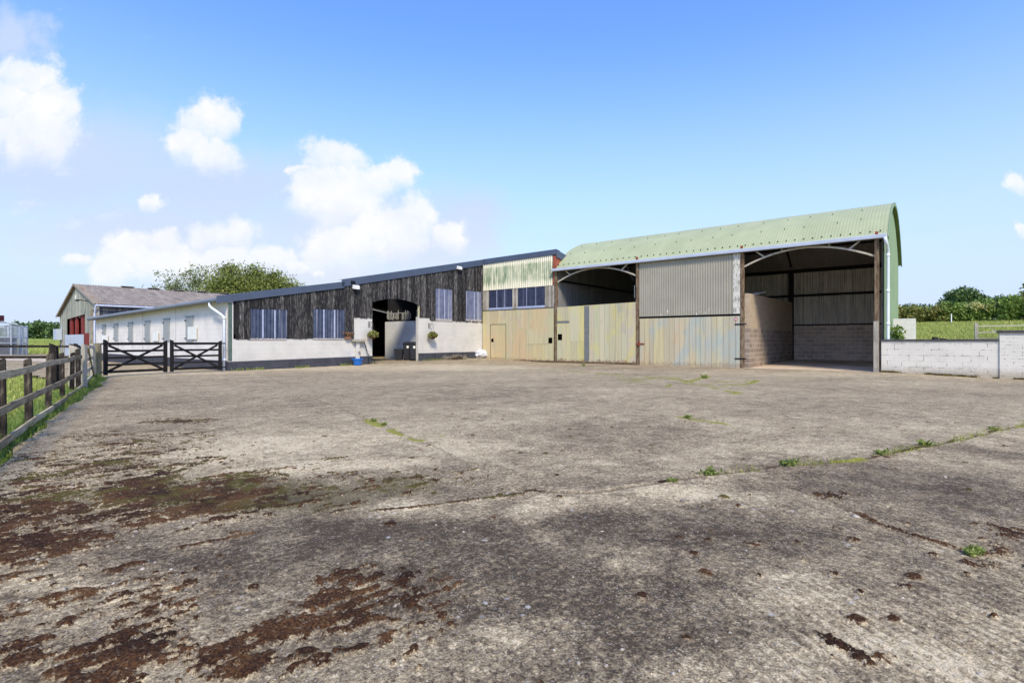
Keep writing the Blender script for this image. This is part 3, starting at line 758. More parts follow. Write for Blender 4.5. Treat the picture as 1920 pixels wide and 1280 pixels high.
X['slate_boards'] = wood('dark_slate_boarding', (58,60,66), (112,112,114), 'z')
X['galv_sheet'] = simple('galvanised_sheet', (178,188,196), 0.5, 0.0, 0.08, 2)
X['red_oxide'] = simple('red_oxide_steel', (122,42,34), 0.7, 0, 0.15, 3)
p0, pm, p1 = -37.5, -32.09, -26.6; QG = -13.5; QE = 18.0
zl, zp, zr_ = 3.45, 5.85, 4.08
def roof_z(p): return zl+(zp-zl)*(p-p0)/(pm-p0) if p < pm else zp+(zr_-zp)*(p-pm)/(p1-pm)
mb = MB(); p = p0+.02
OPEN = (-35.23,-29.81,1.75)
def otop(p): return 3.08+.27*(p+35.23)/5.42
while p < -28.0:
    e = min(p+random.uniform(.28,.42), -27.98); 
    for b in (-35.23,-29.81):
        if p < b-.02 < e: e = b
    pm_ = (p+e)/2; mb.rnd(); off = random.uniform(0,.02)
    segs = [(0.0, roof_z)]
    if OPEN[0] < pm_ < OPEN[1]: segs = [(otop, roof_z)]
    for lo, hi in segs:
        l0 = lo(p) if callable(lo) else lo; l1 = lo(e) if callable(lo) else lo
        mb.hexa([(p+.006,QG-.03-off,l0),(e,QG-.03-off,l1),(e,QG,l1),(p+.006,QG,l0),(p+.006,QG-.03-off,hi(p)-.05),(e,QG-.03-off,hi(e)-.05),(e,QG,hi(e)-.05),(p+.006,QG,hi(p)-.05)])
    p = e
mb.rnd(.5); mb.hexa([(-28.0,QG-.03,3.6),(-26.6,QG-.03,3.6),(-26.6,QG,3.6),(-28.0,QG,3.6),(-28.0,QG-.03,roof_z(-28)-.05),(-26.6,QG-.03,4.03),(-26.6,QG,4.03),(-28.0,QG,roof_z(-28)-.05)])
mb.build('gable_boarding', X['barn_boards'], OB)
for a in (-34.9,-33.3,-31.5):
    MB().box(a,QG+.1,1.5,a+.78,QG+.2,3.5).build('red_column', X['red_oxide'], OB)
for i in range(3):
    a = -35.5+i*1.86; MB().box(a,QG-.1,.02,a+1.8,QG-.05,1.76).build('galvanised_panel', X['galv_sheet'], OB)
MB().box(-29.7,QG-.09,.3,-28.6,QG-.04,1.85).build('red_gate', X['red_oxide'], OB)
MB().box(-28.12,QG-.12,0,-27.86,QG+.1,3.7).build('door_post', X['grey_boards'], OB)
MB().box(-26.8,QG-.1,0,-26.5,QG+.1,4.0).build('corner_post', X['grey_boards'], OB)
MB().box(-32.6,QG-.06,4.65,-32.2,QG-.045,5.0).build('sign_plate', X['notice'], OB)
mb = MB(); mb.beam((-29.1,QG-.05,4.35),(-29.1,QG-.6,4.4),.06,.06); mb.box(-29.2,QG-.75,4.3,-29.0,QG-.55,4.42); mb.build('lamp_bracket', X['dark_steel'], OB)
MB().box(-37.7,QG-.45,1.34,-36.65,QG-.06,2.28).build('meter_cabinet', X['galv_sheet'], OB)
mb = MB()
for a, b in ((p0-.2, pm),(pm, p1+.35)):
    n = int((b-a)/1.35)+1
def rsheet(a, b, za, zb):
    # corrugated slope: waves along q
    nq = int((QE-QG+.3)/.176*4); qs = np.linspace(QG-.25, QE, nq+1); cs = np.linspace(0, 1, 9)
    Cm, Q = np.meshgrid(cs, qs, indexing='ij')
    P = a+(b-a)*Cm; Z = za+(zb-za)*Cm+.03*np.sin(2*PI*Q/.176)+.02*((Cm*8) % 2 < .01)
    V = np.stack([P, Q, Z], -1).reshape(-1, 3); i, j = np.meshgrid(np.arange(8), np.arange(nq), indexing='ij'); k = i*(nq+1)+j
    return V, np.stack([k, k+1, k+nq+2, k+nq+1], -1).reshape(-1, 4)
V1, F1 = rsheet(p0-.25, pm, roof_z(p0)-.11, zp); V2, F2 = rsheet(pm, p1+.3, zp, zr_-.1)
np_mesh('roof', np.concatenate([V1, V2]), np.concatenate([F1, F2+len(V1)]), X['fibre_roof'], OB, smooth=True)
X['ridge_tile'] = simple('weathered_ridge_cap', (150,140,126), 0.95, 0, 0.2, 5)
q = QG+3.0; i = 0
while q < QE-1:
    mb = MB(); mb.box(pm-.22,q,zp-.02,pm+.22,q+.8,zp+.07); mb.build('ridge_vent', X['dark_in'], OB)
    MB().box(pm-.28,q-.04,zp+.072,pm+.28,q+.84,zp+.10).build('vent_cap', X['ridge_tile'], OB)
    q += 2.0
mb = MB(); mb.hexa([(p0-.27,QG-.3,zl-.22),(p0-.15,QG-.3,zl-.22),(p0-.15,QG-.24,zl-.22),(p0-.27,QG-.24,zl-.22),(p0-.27,QG-.3,zl-.04),(p0-.15,QG-.3,zl-.0),(p0-.15,QG-.24,zl-.0),(p0-.27,QG-.24,zl-.04)])
mb = MB()
mb.beam((p0-.25,QG-.26,zl-.1),(pm,QG-.26,zp-.02),.04,.16); mb.beam((pm,QG-.26,zp-.02),(p1+.3,QG-.26,zr_-.1),.04,.16)
mb.build('barge_board', X['ridge_tile'], OB)
mb = MB(); q = QG
while q < QE: 
    mb.rnd().box(p1-.04,q+.004,1.6,p1+random.uniform(0,.02),q+.16,3.98); q += .164
mb.build('side_boarding', X['slate_boards'], OB)
MB().box(p1-.06,QG+.1,0,p1-.045,QE,3.9).build('side_backing', X['dark_in'], OB)
mb = MB(); mb.tube([(p1+.36,QG-.2,zr_-.2),(p1+.36,QE,zr_-.12)], .07, 8); mb.tube([(p1+.36,QG-.2,zr_-.2),(p1+.2,QG-.2,3.5),(p1+.1,QG-.2,3.3),(p1+.1,QG-.2,.1)], .06, 8)
mb.build('gutter', X['gutter_white'], OB)
MB().box(p0,QE-.2,0,p1,QE,3.5).build('rear_wall', X['dark_in'], OB); MB().box(p0,QG+.1,0,p0+.05,QE-.21,3.35).build('rear_wall', X['dark_in'], OB)

# ================================================================== GATES AND FENCES
X['black_wood'] = wood('black_stained_gate_timber', (18,17,17), (40,37,36), 'x', 0.7)
def gate(name, label, a, b, h=1.17, z0=.10, swap=False):
    ax, ay = a; bx, by = b; L = math.hypot(bx-ax, by-ay)
    r = empty(name, (ax, ay, 0), math.atan2(by-ay, bx-ax), label, 'gate', 'black five bar gates across the lane')
    for x0, hh in ((0, 1.27), (L-.11, 1.24)):
        mb = MB(); mb.hexa([(x0,-.045,z0-.04),(x0+.11,-.045,z0-.04),(x0+.11,.045,z0-.04),(x0,.045,z0-.04),(x0,-.045,hh-(.0 if x0 == 0 else .05)),(x0+.11,-.045,hh-(.05 if x0 == 0 else 0)),(x0+.11,.045,hh-(.05 if x0 == 0 else 0)),(x0,.045,hh-(0 if x0 == 0 else .05))])
        mb.build('stile', X['black_wood'], r, bevel=.006)
    for zz, hh in ((1.12,.095),(.87,.075),(.64,.075),(.40,.075),(.16,.085)):
        MB().rnd().box(.112,-.024,zz-hh/2,L-.112,.024,zz+hh/2).build('rail', X['black_wood'], r, bevel=.004)
    MB().beam((.13,-.040,1.06),(L-.14,-.040,.17),.028,.075,(0,0,1)).build('brace', X['black_wood'], r)
    MB().beam((.13,.040,.17),(L-.14,.040,1.06),.028,.075,(0,0,1)).build('brace', X['black_wood'], r)
    for zz in (1.12,.16):
        x0 = L-.05 if swap else -.12
        MB().beam((x0,-.055,zz),(x0+.17,-.055,zz),.018,.05).build('hinge', X['black_iron'], r)
    return r
GL, GM, GR = (-13.78,18.0), (-12.86,19.97), (-11.72,21.52)
gate('field_gate', 'black five bar gate leaf hung beside the old timber gate post', GL, (GM[0]-.03,GM[1]-.05))
gate('field_gate', 'black five bar gate leaf hung at the white stable corner by the downpipe', (GM[0]+.03,GM[1]+.05), GR, swap=True)

X['fence_post'] = None
def mat_post():
    m = M('weathered_fence_post', 0.95, 0, 0.15)
    g = m.noise(1.0, 6, 0.7, m.vec(None, (26, 26, 2))); b = m.noise(6, 4, 0.65)
    geo = m.N.new('ShaderNodeNewGeometry'); sp = m.N.new('ShaderNodeSeparateXYZ'); m.L.new(geo.outputs['Normal'], sp.inputs[0])
    f = m.math('ADD', m.math('MULTIPLY', g, 0.5), m.math('MULTIPLY', b, 0.5))
    f = m.math('ADD', f, m.math('MULTIPLY', m.math('SUBTRACT', m.attr('rnd'), 0.5), 0.2))
    col = m.ramp(f, [(0.40, lin((30,27,25))), (0.54, lin((56,50,44))), (0.66, lin((110,101,86))), (0.80, lin((150,141,120)))])
    m.bump(g, 0.6, 0.01); return m.done(col)
X['fence_post'] = mat_post()
X['fence_rail'] = wood('silvered_fence_rail', (110,96,72), (194,180,146), 'x', 0.9, 30, 0.5, 0.32, 0.72)
X['old_post'] = wood('mossy_gate_post', (84,80,58), (168,156,124), 'z', 0.95, 24)
def fence(name, label, pts, rails, ph=1.0, pw=.12, off=.08, tops=None, kind='fence', pm='fence_post', rm='fence_rail', rw=.10):
    """posts at pts (x, y); rails on the right hand side; each rail length spans two posts"""
    r = empty(name, (pts[0][0], pts[0][1], 0), 0, label, kind)
    o = np.array(pts[0])
    for i, q in enumerate(pts):
        d = np.array(pts[min(i+1, len(pts)-1)])-np.array(pts[max(i-1, 0)]); a = math.atan2(d[1], d[0])
        x, y = np.array(q)-o; h = ph+random.uniform(-.04,.04); w = pw/2
        mb = MB().rnd(); s = .03
        mb.hexa([(-w,-w,-.4),(w,-w,-.4),(w,w,-.4),(-w,w,-.4),(-w*.9,-w*.9,h),(w*.9,-w*.9,h-.02),(w*.9,w*.9,h-.05),(-w*.9,w*.9,h-.03)])
        po = mb.build('post', X[pm], r, bevel=.012); po.location = (x, y, 0); po.rotation_euler = (random.uniform(-.02,.02), random.uniform(-.02,.02), a+random.uniform(-.06,.06))
    for i in range(len(pts)-1):
        a = np.array(pts[i]); b = np.array(pts[i+1]); d = b-a; L = np.hypot(*d); nrm = np.array([d[1], -d[0]])/L
        for zz in rails:
            A = a+nrm*off-o; z0 = zz+random.uniform(-.015,.015); z1 = zz+random.uniform(-.015,.015)
            hw = rw/2
            mb = MB().rnd(); mb.hexa([(-.03,-.018,-hw),(L+.0,-.018,-hw+z1-z0),(L+.0,.018,-hw+z1-z0),(-.03,.018,-hw),(-.03,-.018,hw),(L+.0,-.018,hw+z1-z0),(L+.0,.018,hw+z1-z0),(-.03,.018,hw)])
            ro = mb.build('rail', X[rm], r, bevel=.005); ro.location = (A[0], A[1], z0); ro.rotation_euler = (0, 0, math.atan2(d[1], d[0]))
    return r
def fl(Z): return -5.6-.688*(Z-5.85)
zs = [1.75,3.2,4.65,6.10,7.54,9.0,10.57,11.9,13.05]
fence('post_and_rail_fence', 'weathered post and rail fence along the left edge of the concrete yard', [(fl(z)-.062, z) for z in zs], (.83,.44,.08), .99, .088, .062, rw=.088)
TG = empty('timber_gate', (fl(13.15)-.05, 13.3, 0), 0, 'old silvered timber gate with a diagonal brace at the end of the yard fence', 'gate')
ga = Vector((0,0,0)); gb = Vector((-13.35-fl(13.15), 17.05-13.3, 0)); d = gb-ga
for f_ in (.02,.98): MB().rnd().beam(ga+d*f_+Vector((0,0,.05)), ga+d*f_+Vector((0,0,1.12)), .09, .09).build('stile', X['grey_boards'], TG)
for zz in (1.05,.72,.42,.14): MB().rnd().beam(ga+d*.02+Vector((0,0,zz)), ga+d*.98+Vector((0,0,zz-.02)), .035, .09).build('rail', X['grey_boards'], TG)
MB().rnd().beam(ga+d*.2+Vector((.05,0,1.05)), ga+d*.97+Vector((.05,0,.08)), .03, .08).build('brace', X['old_post'], TG)
for i, (x, y, h, w) in enumerate(((fl(13.15)-.28,13.3,1.12,.22),(fl(13.15)-.62,13.1,1.16,.17))):
    t = empty('stout_post', (x, y, 0), .3, ('broad pale timber post at the far end of the yard fence','square dark topped post left of the broad pale fence end post')[i], 'post')
    MB().rnd().hexa([(-w/2,-w/2,-.3),(w/2,-w/2,-.3),(w/2,w/2,-.3),(-w/2,w/2,-.3),(-w*.4,-w*.4,h),(w*.4,-w*.4,h-.06),(w*.4,w*.4,h-.1),(-w*.4,w*.4,h-.03)]).build('post_shaft', X['grey_boards' if i == 0 else 'fence_post'], t, bevel=.02)
gp = empty('gate_post', (-13.55, 17.35, 0), 0, 'thick round mossy timber gate post at the grass corner left of the black gates', 'post')
MB().tube([(0,0,-.3),(.0,0,.3),(.01,.0,.8),(0,.01,1.13),(0,.01,1.15)], [.17,.165,.155,.15,.10], 12).build('post_shaft', X['old_post'], gp, smooth=False)
fence('dark_rail_fence', 'dark rail fence across the grass in front of the horse walker', [(-23.4,20.9),(-21.1,21.5),(-19.2,22.2),(-18.1,22.0)], (1.0,.55), 1.1, .14, -.07, rm='fence_post')
fence('paddock_rail_fence', 'short run of old rails and posts below the old barn gable', [(-18.1,21.9),(-17.0,20.8),(-15.6,19.2)], (.95,.5), 1.12, .15, -.07, rm='fence_post')
fence('far_paddock_fence', 'pale distant post and rail fence on the grass bank beyond the walker', [(-58+i*4.2, 75-i*4.0) for i in range(6)], (1.0,.55), 1.25, .16, -.08, pm='old_post')

# horse walker
HW = empty('horse_walker', (-47.2, 46.0, 0), 0, 'round galvanised horse walker pen with wire mesh and dark rubber boards', 'horse walker')
X['galv'] = simple('galvanised_steel', (196,202,206), 0.45, 0.2, 0.08)
X['rubber'] = simple('dark_rubber_board', (58,62,68), 0.8, 0, 0.15)
NS = 20
for i in range(NS):
    a = 2*PI*i/NS; c, s_ = math.cos(a), math.sin(a)
    MB().box(-.05,-.05,-.1,.05,.05,2.62).build('post', X['galv'], HW).location = (4.0*c, 4.0*s_, 0)
    a2 = 2*PI*(i+1)/NS; r = 3.3
    A = (r*c, r*s_); Bq = (r*math.cos(a2), r*math.sin(a2))
    for z0, z1 in ((.02,.72),(.78,1.02),(1.1,1.5)): MB().beam((A[0],A[1],(z0+z1)/2),(Bq[0],Bq[1],(z0+z1)/2),.04,z1-z0).build('rubber_board', X['rubber'], HW)
for zz in (.05,.75,1.06,1.55,2.55):
    MB().tube([(4.0*math.cos(2*PI*i/60),4.0*math.sin(2*PI*i/60),zz) for i in range(61)], .03, 5, False).build('ring_rail', X['galv'], HW)
mb = MB()
for i in range(300):
    a = 2*PI*i/300; mb.beam((4*math.cos(a),4*math.sin(a),.05),(4*math.cos(a),4*math.sin(a),2.55),.012,.012)
for k in range(18):
    zz = .1+k*.14; mb.tube([(4.0*math.cos(2*PI*i/48),4.0*math.sin(2*PI*i/48),zz) for i in range(49)], .007, 3, False)
mb.build('wire_mesh', X['galv'], HW)
mb = MB(); mb.tube([(0,0,0),(0,0,3.4)], .12, 8); mb.box(-.6,-.6,3.2,.6,.6,3.5); mb.build('centre_mast', X['galv'], HW)
for i in range(6):
    a = 2*PI*i/6+.2; mb = MB(); mb.beam((0,0,3.2),(3.9*math.cos(a),3.9*math.sin(a),2.75),.06,.06); mb.build('arm', X['galv'], HW)
RB = empty('bird_box', (-44.6, 46.0, 0), 0, 'dark red box on a pole above the left end of the walker', 'box')
mb = MB(); mb.box(-.5,-.3,2.95,.52,.3,3.45); mb.build('box_body', simple('maroon_paint', (96,44,48), .7), RB)
MB().tube([(-.3,0,0),(-.3,0,2.95)], .05, 8).build('pole', X['galv'], RB)

# ================================================================== SMALL THINGS BY THE ENTRANCE
X['bin'] = simple('black_bin_plastic', (40,42,48), 0.45, 0, 0.1, 4, 0.4)
def wheelie(label, p, q, rz):
    x, y = pq2w(p, q); t = empty('wheelie_bin', (x, y, gz(p, q)), rz, label, 'bin', 'black wheelie bins in the entrance')
    mb = MB(); mb.hexa([(-.21,-.25,.06),(.21,-.25,.06),(.21,.23,.06),(-.21,.23,.06),(-.28,-.34,.98),(.28,-.34,.98),(.28,.30,.98),(-.28,.30,.98)])
    mb.box(-.29,-.36,.94,.29,.31,.985); mb.build('body', X['bin'], t, bevel=.02)
    mb = MB(); mb.hexa([(-.30,-.40,.99),(.30,-.40,.99),(.30,.36,.99),(-.30,.36,.99),(-.26,-.34,1.05),(.26,-.34,1.05),(.26,.30,1.08),(-.26,.30,1.08)]); mb.tube([(-.26,.37,1.02),(.26,.37,1.02)],.022,8); mb.build('lid', X['bin'], t, bevel=.012)
    for sx in (-1,1):
        mb = MB(); mb.tube([(sx*.22,.24,.10),(sx*.27,.24,.10)], .10, 14); mb.build('wheel', X['black_iron'], t)
    MB().box(-.06,-.335,.70,.06,-.318,.84).build('sticker', X['notice'], t)
    return t
wheelie('left one of the two tall wheelie bins standing in the dark entrance', -1.45, -4.88, -TH+.75)
wheelie('right wheelie bin half hidden behind the white entrance pier', -.72, -5.02, -TH+.75)
x, y = pq2w(-1.95,-5.15); t = empty('dustbin', (x, y, gz(-1.95,-5.15)), -TH+.7, 'short open topped black tub left of the wheelie bins', 'bin')
mb = MB(); mb.hexa([(-.19,-.19,0),(.19,-.19,0),(.19,.19,0),(-.19,.19,0),(-.25,-.25,.62),(.25,-.25,.62),(.25,.25,.62),(-.25,.25,.62)]); mb.build('tub_body', X['bin'], t, bevel=.02)
MB().box(-.27,-.27,.621,.27,.27,.66).build('rim', X['bin'], t, bevel=.01)

# standpipe with box, hose, blue tub
x, y = pq2w(0,-9.45); SPp = empty('standpipe', (x, y, gz(.1,-9.45)), -TH, 'white boxed standpipe with a tap against the white pier', 'tap')
MB().box(.02,-.09,0,.14,.09,1.22).build('pipe_casing', X['block_p'], SPp, bevel=.01)
MB().box(.02,-.34,1.16,.26,.36,1.27).build('shelf', X['grey_boards'], SPp)
mb = MB(); mb.tube([(.16,0,.62),(.26,0,.62),(.30,0,.58),(.30,0,.50)], .018, 8); mb.box(.20,-.05,.64,.26,.05,.66); mb.build('tap', simple('brass', (150,120,70), .4, .8), SPp)
mb = MB(); mb.box(.24,-.03,-.0,.245,.03,.01)
x, y = pq2w(0,-9.1); ho = empty('hose', (x, y, gz(.1,-9.1)), -TH, 'thin dark hose looping down from the standpipe shelf to the wall foot', 'hose')
mb = MB(); mb.tube([(.2,-.12,1.2),(.22,0,1.0),(.16,.1,.75),(.14,.25,.5),(.1,.5,.3),(.06,.7,.18),(.05,.72,.0)], .014, 6); mb.tube([(.2,-.05,1.2),(.2,.1,.8),(.18,.22,.4),(.18,.24,.02)], .012, 6)
mb.build('hose_tube', X['black_iron'], ho)
x, y = pq2w(.46,-9.72); tb = empty('tub_trug', (x, y, gz(.46,-9.72)), 0, 'bright blue plastic tub trug on the ground under the tap', 'bucket')
mb = MB(); mb.lathe([(0,.01),(.17,.0),(.19,.04),(.25,.32),(.262,.33),(.262,.305),(.252,.305),(.242,.31),(.18,.05),(0,.04)], (0,0,0), 24); mb.build('tub_body', simple('blue_plastic', (28,110,196), .35, 0, .05, 3, .5), tb, smooth=True)
for s_ in (-1,1):
    mb = MB(); mb.tube([(s_*.252,-.07,.315),(s_*.272,-.05,.355),(s_*.272,.05,.355),(s_*.252,.07,.315)], .014, 6); mb.build('handle', simple('blue_handle', (24,96,180), .4), tb)

# leaves used by several plants
def leaf_mat(name, a, b, c=None, rough=0.6, trans=0.25, sc=1.2):
    m = M(name, rough, 0, 0.25)
    r = m.attr('rnd'); n = m.noise(sc, 3, 0.6)
    f = m.math('ADD', m.math('MULTIPLY', r, 0.6), m.math('MULTIPLY', n, 0.4))
    st = [(0.2, lin(a)), (0.62, lin(b))]
    if c: st.append((0.85, lin(c)))
    col = m.ramp(f, st); m.done(col)
    if trans:
        tr = m.N.new('ShaderNodeBsdfTranslucent'); m.L.new(col, tr.inputs[0]); mx = m.N.new('ShaderNodeMixShader'); mx.inputs[0].default_value = trans
        m.L.new(m.b.outputs[0], mx.inputs[1]); m.L.new(tr.outputs[0], mx.inputs[2]); m.L.new(mx.outputs[0], m.N['Material Output'].inputs[0])
    return m.m
def leaf_quads(C, size, rng, flat=0.0, elong=1.6):
    """C (n,3) centres -> quads with random orientation"""
    n = len(C)
    d = rng.normal(size=(n,3)); d[:,2] *= (1-flat); d /= np.linalg.norm(d, axis=1)[:,None]
    e = rng.normal(size=(n,3)); e -= (e*d).sum(1)[:,None]*d; e /= np.linalg.norm(e, axis=1)[:,None]
    s = (size*rng.uniform(.6,1.35,n))[:,None] if np.isscalar(size) else (size*rng.uniform(.7,1.3,n))[:,None]
    V = np.stack([C-d*s*elong*.5, C+e*s*.42, C+d*s*elong*.5, C-e*s*.42], 1).reshape(-1,3)
    F = np.arange(4*n).reshape(-1,4)
    return V, F
def foliage(name, C, size, m, parent, rng, elong=1.6, smooth=False):
    V, F = leaf_quads(C, size, rng, 0, elong)
    return np_mesh(name, V, F, m, parent, {'rnd': ('FACE','FLOAT', rng.uniform(0,1,len(F)))})
X['basket_leaf'] = leaf_mat('basket_plant_leaves', (86,92,50), (140,140,72), (170,170,96))
X['coir'] = simple('brown_coir_liner', (88,64,44), .95, 0, .3, 20)
def basket(label, q, zb, dz, seed):
    x, y = pq2w(0, q); rg_ = np.random.default_rng(seed)
    t = empty('hanging_basket', (x, y, 0), -TH, label, 'hanging basket', 'hanging baskets either side of the entrance')
    mb = MB(); mb.box(.002,-.02,zb-.22,.02,.02,zb+.1); mb.beam((.01,0,zb+.06),(.36,.0,zb+.06),.02,.02); mb.beam((.01,0,zb-.15),(.26,0,zb+.06),.015,.015); mb.tube([(.36,0,zb+.05),(.38,0,zb+.02),(.36,0,zb)],.008,5)
    mb.build('bracket', X['black_iron'], t)
    c = (.34, .0, zb-dz); R = .21
    mb = MB(); mb.lathe([(R,0),(R*.92,-.07),(R*.7,-.14),(R*.35,-.19),(0,-.2)], c, 16); mb.build('basket_bowl', X['coir'], t, smooth=True)
    mb = MB()
    for a in (0,2.1,4.2): mb.tube([(c[0]+R*math.cos(a),R*math.sin(a),c[2]),(.36,0,zb)], .005, 4)
    mb.build('chains', X['black_iron'], t)
    n = 420; th = rg_.uniform(0,2*PI,n); rr = R*1.35*np.sqrt(rg_.uniform(0,1,n)); h = rg_.uniform(-.06,.22,n)*(1-(rr/(R*1.6))**2)+rg_.uniform(-.12,.02,n)*(rr > R)
    C = np.stack([c[0]+rr*np.cos(th), rr*np.sin(th), c[2]+.02+h], 1)
    foliage('plants', C, .06, X['basket_leaf'], t, rg_)
basket('hanging basket left of the entrance above the hose', -8.72, 2.12, .60, 1)
basket('hanging basket right of the entrance on the white pier', -4.62, 2.15, .62, 2)
x, y = pq2w(0,-10.02); pt = empty('terracotta_planter', (x, y, 0), -TH, 'small terracotta wall planter with dry stems at the end of the shelf', 'planter')
mb = MB(); mb.box(.03,-.15,1.32,.17,.15,1.42); mb.build('pot', simple('terracotta', (140,98,74), .85, 0, .2), pt, bevel=.02)
rg_ = np.random.default_rng(5); foliage('plants', np.stack([.11+rg_.normal(0,.07,120), rg_.normal(0,.14,120), 1.50+rg_.uniform(-.05,.16,120)],1), .05, leaf_mat('dry_leaves', (120,84,52), (160,120,80)), pt, rg_)
# rubbish sack
x, y = pq2w(.12,-.35); bg = empty('plastic_sack', (x, y, gz(.3,-.35)), 0, 'crumpled white plastic sack in the corner by the sheet door', 'sack')
def lump(name, m, parent, rx, ry, rz, seed, amp=.35, n=28, f=3.0):
    th = np.linspace(0, PI, n); ph = np.linspace(0, 2*PI, n*2, endpoint=False); T, P = np.meshgrid(th, ph, indexing='ij')
    r = 1+amp*(fbm(np.cos(P)*np.sin(T)*f+5+seed, np.sin(P)*np.sin(T)*f+np.cos(T)*f+9, 4, seed)-.5)*2
    V = np.stack([rx*r*np.sin(T)*np.cos(P), ry*r*np.sin(T)*np.sin(P), rz+rz*r*np.cos(T)], -1).reshape(-1,3)
    i, j = np.meshgrid(np.arange(n-1), np.arange(2*n), indexing='ij'); j2 = (j+1) % (2*n)
    F = np.stack([i*2*n+j, (i+1)*2*n+j, (i+1)*2*n+j2, i*2*n+j2], -1).reshape(-1,4)
    return np_mesh(name, V, F, m, parent)
X['sack'] = simple('white_polythene', (214,214,214), .35, 0, .12, 6)
lump('sack_body', X['sack'], bg, .38, .30, .24, 3, .6, 30, 3.5)
lump('sack_neck', X['sack'], bg, .16, .2, .2, 8, .8, 16, 4).location = (.3,.15,0)
# heap of prunings
x, y = pq2w(.45,-2.9); hp = empty('twig_heap', (x, y, gz(.4,-2.9)), -TH, 'low heap of dry twigs and prunings against the black plinth', 'twigs')
mb = MB(); rg2 = random.Random(4)
for i in range(240):
    c = Vector((rg2.gauss(0,.16), rg2.gauss(0,.42), abs(rg2.gauss(0,.10))+.02)); dd = Vector((rg2.gauss(0,.4), rg2.gauss(0,.6), rg2.gauss(.1,.3))).normalized()*rg2.uniform(.15,.4)
    mb.rnd(rg2.random()).tube([c-dd/2, c+Vector((rg2.gauss(0,.03),rg2.gauss(0,.03),.02)), c+dd/2], [.006,.008,.004], 4)
mb.build('twigs', wood('dry_twigs', (110,96,78), (190,178,152)), hp)
lump('litter', simple('leaf_litter', (64,48,36), .95, 0, .4, 30), hp, .3, .55, .1, 12, .5)
# ================================================================== TREES AND HEDGES
X['bark'] = wood('grey_brown_bark', (60,52,42), (110,100,84), 'z')
X['leaf_willow'] = leaf_mat('willow_leaves', (92,104,42), (132,140,66), (168,170,98), trans=.3, sc=.35)
X['leaf_pale'] = leaf_mat('pale_aspen_leaves', (96,108,66), (142,150,98), (178,182,136), trans=.3, sc=.35)
X['leaf_oak'] = leaf_mat('oak_leaves', (60,82,48), (94,118,66), (134,156,90), trans=.2, sc=.25)
X['leaf_hedge'] = leaf_mat('hedge_leaves', (82,108,44), (126,150,66), (166,180,98), trans=.25, sc=.22)
X['leaf_hedge_brown'] = leaf_mat('hawthorn_leaves', (98,100,48), (136,136,68), (168,162,94), trans=.25, sc=.22)
X['leaf_elder'] = leaf_mat('elder_blossom', (150,152,84), (190,188,118), (214,208,150), trans=.2, sc=.5)
X['leaf_far'] = leaf_mat('distant_leaves', (58,74,58), (88,104,80), (112,126,98), trans=.2, sc=.3)
def tz(x, y): return float(terrain_z(np.array(float(x)), np.array(float(y))))
def crown_points(blobs, n, rng, hollow=.45, cl=None, clsz=.5):
    """leaf positions in clumps spread through ellipsoid lobes (x, y, z, rx, ry, rz)"""
    w = np.array([b[3]*b[4]*b[5] for b in blobs])**.8; w = w/w.sum(); out = []
    for b, k in zip(blobs, (w*n).astype(int)):
        nc = max(6, int(k/(cl or 26)))
        d = rng.normal(size=(nc,3)); d /= np.linalg.norm(d,axis=1)[:,None]
        r = rng.uniform(hollow,1.0,nc)[:,None]
        cc = d*r
        idx = rng.integers(0,nc,k)
        P = cc[idx]*np.array(b[3:6])+rng.normal(size=(k,3))*clsz*np.array([1,1,.7])
        out.append(P+np.array(b[:3]))
    return np.concatenate(out)
def tree(name, label, x, y, blobs, n, leaf, m, rng, trunk_h=2.5, tr=.25, hollow=.4, cl=26, clsz=.5, group=None, limbs=True, cat='tree', zb=None):
    z = tz(x, y) if zb is None else zb
    t = empty(name, (x, y, z), 0, label, cat, group)
    mb = MB(); top = (0, 0, trunk_h)
    mb.tube([(0,0,-.4),(0.02,0,.3),(.05,.03,trunk_h*.6),(0,0,trunk_h)], [tr*1.3,tr,tr*.85,tr*.7], 8)
    if limbs:
        for b in blobs:
            e = Vector(b[:3]); s_ = Vector((0,0,trunk_h*.8)); md = (s_+e)/2+Vector((rng.normal()*.3, rng.normal()*.3, .3))
            mb.tube([s_, md, e], [tr*.5, tr*.3, tr*.1], 6)
            for k in range(3):
                dd = Vector(rng.normal(size=3)).normalized(); ee = e+Vector((dd.x*b[3]*.8, dd.y*b[4]*.8, abs(dd.z)*b[5]*.8))
                mb.tube([md, (md+ee)/2+Vector((0,0,.2)), ee], [tr*.22, tr*.14, tr*.04], 5)
    mb.build('trunk', X['bark'], t)
    foliage('crown', crown_points(blobs, n, rng, hollow, cl, clsz), leaf, m, t, rng)
    return t
rg = np.random.default_rng(21)
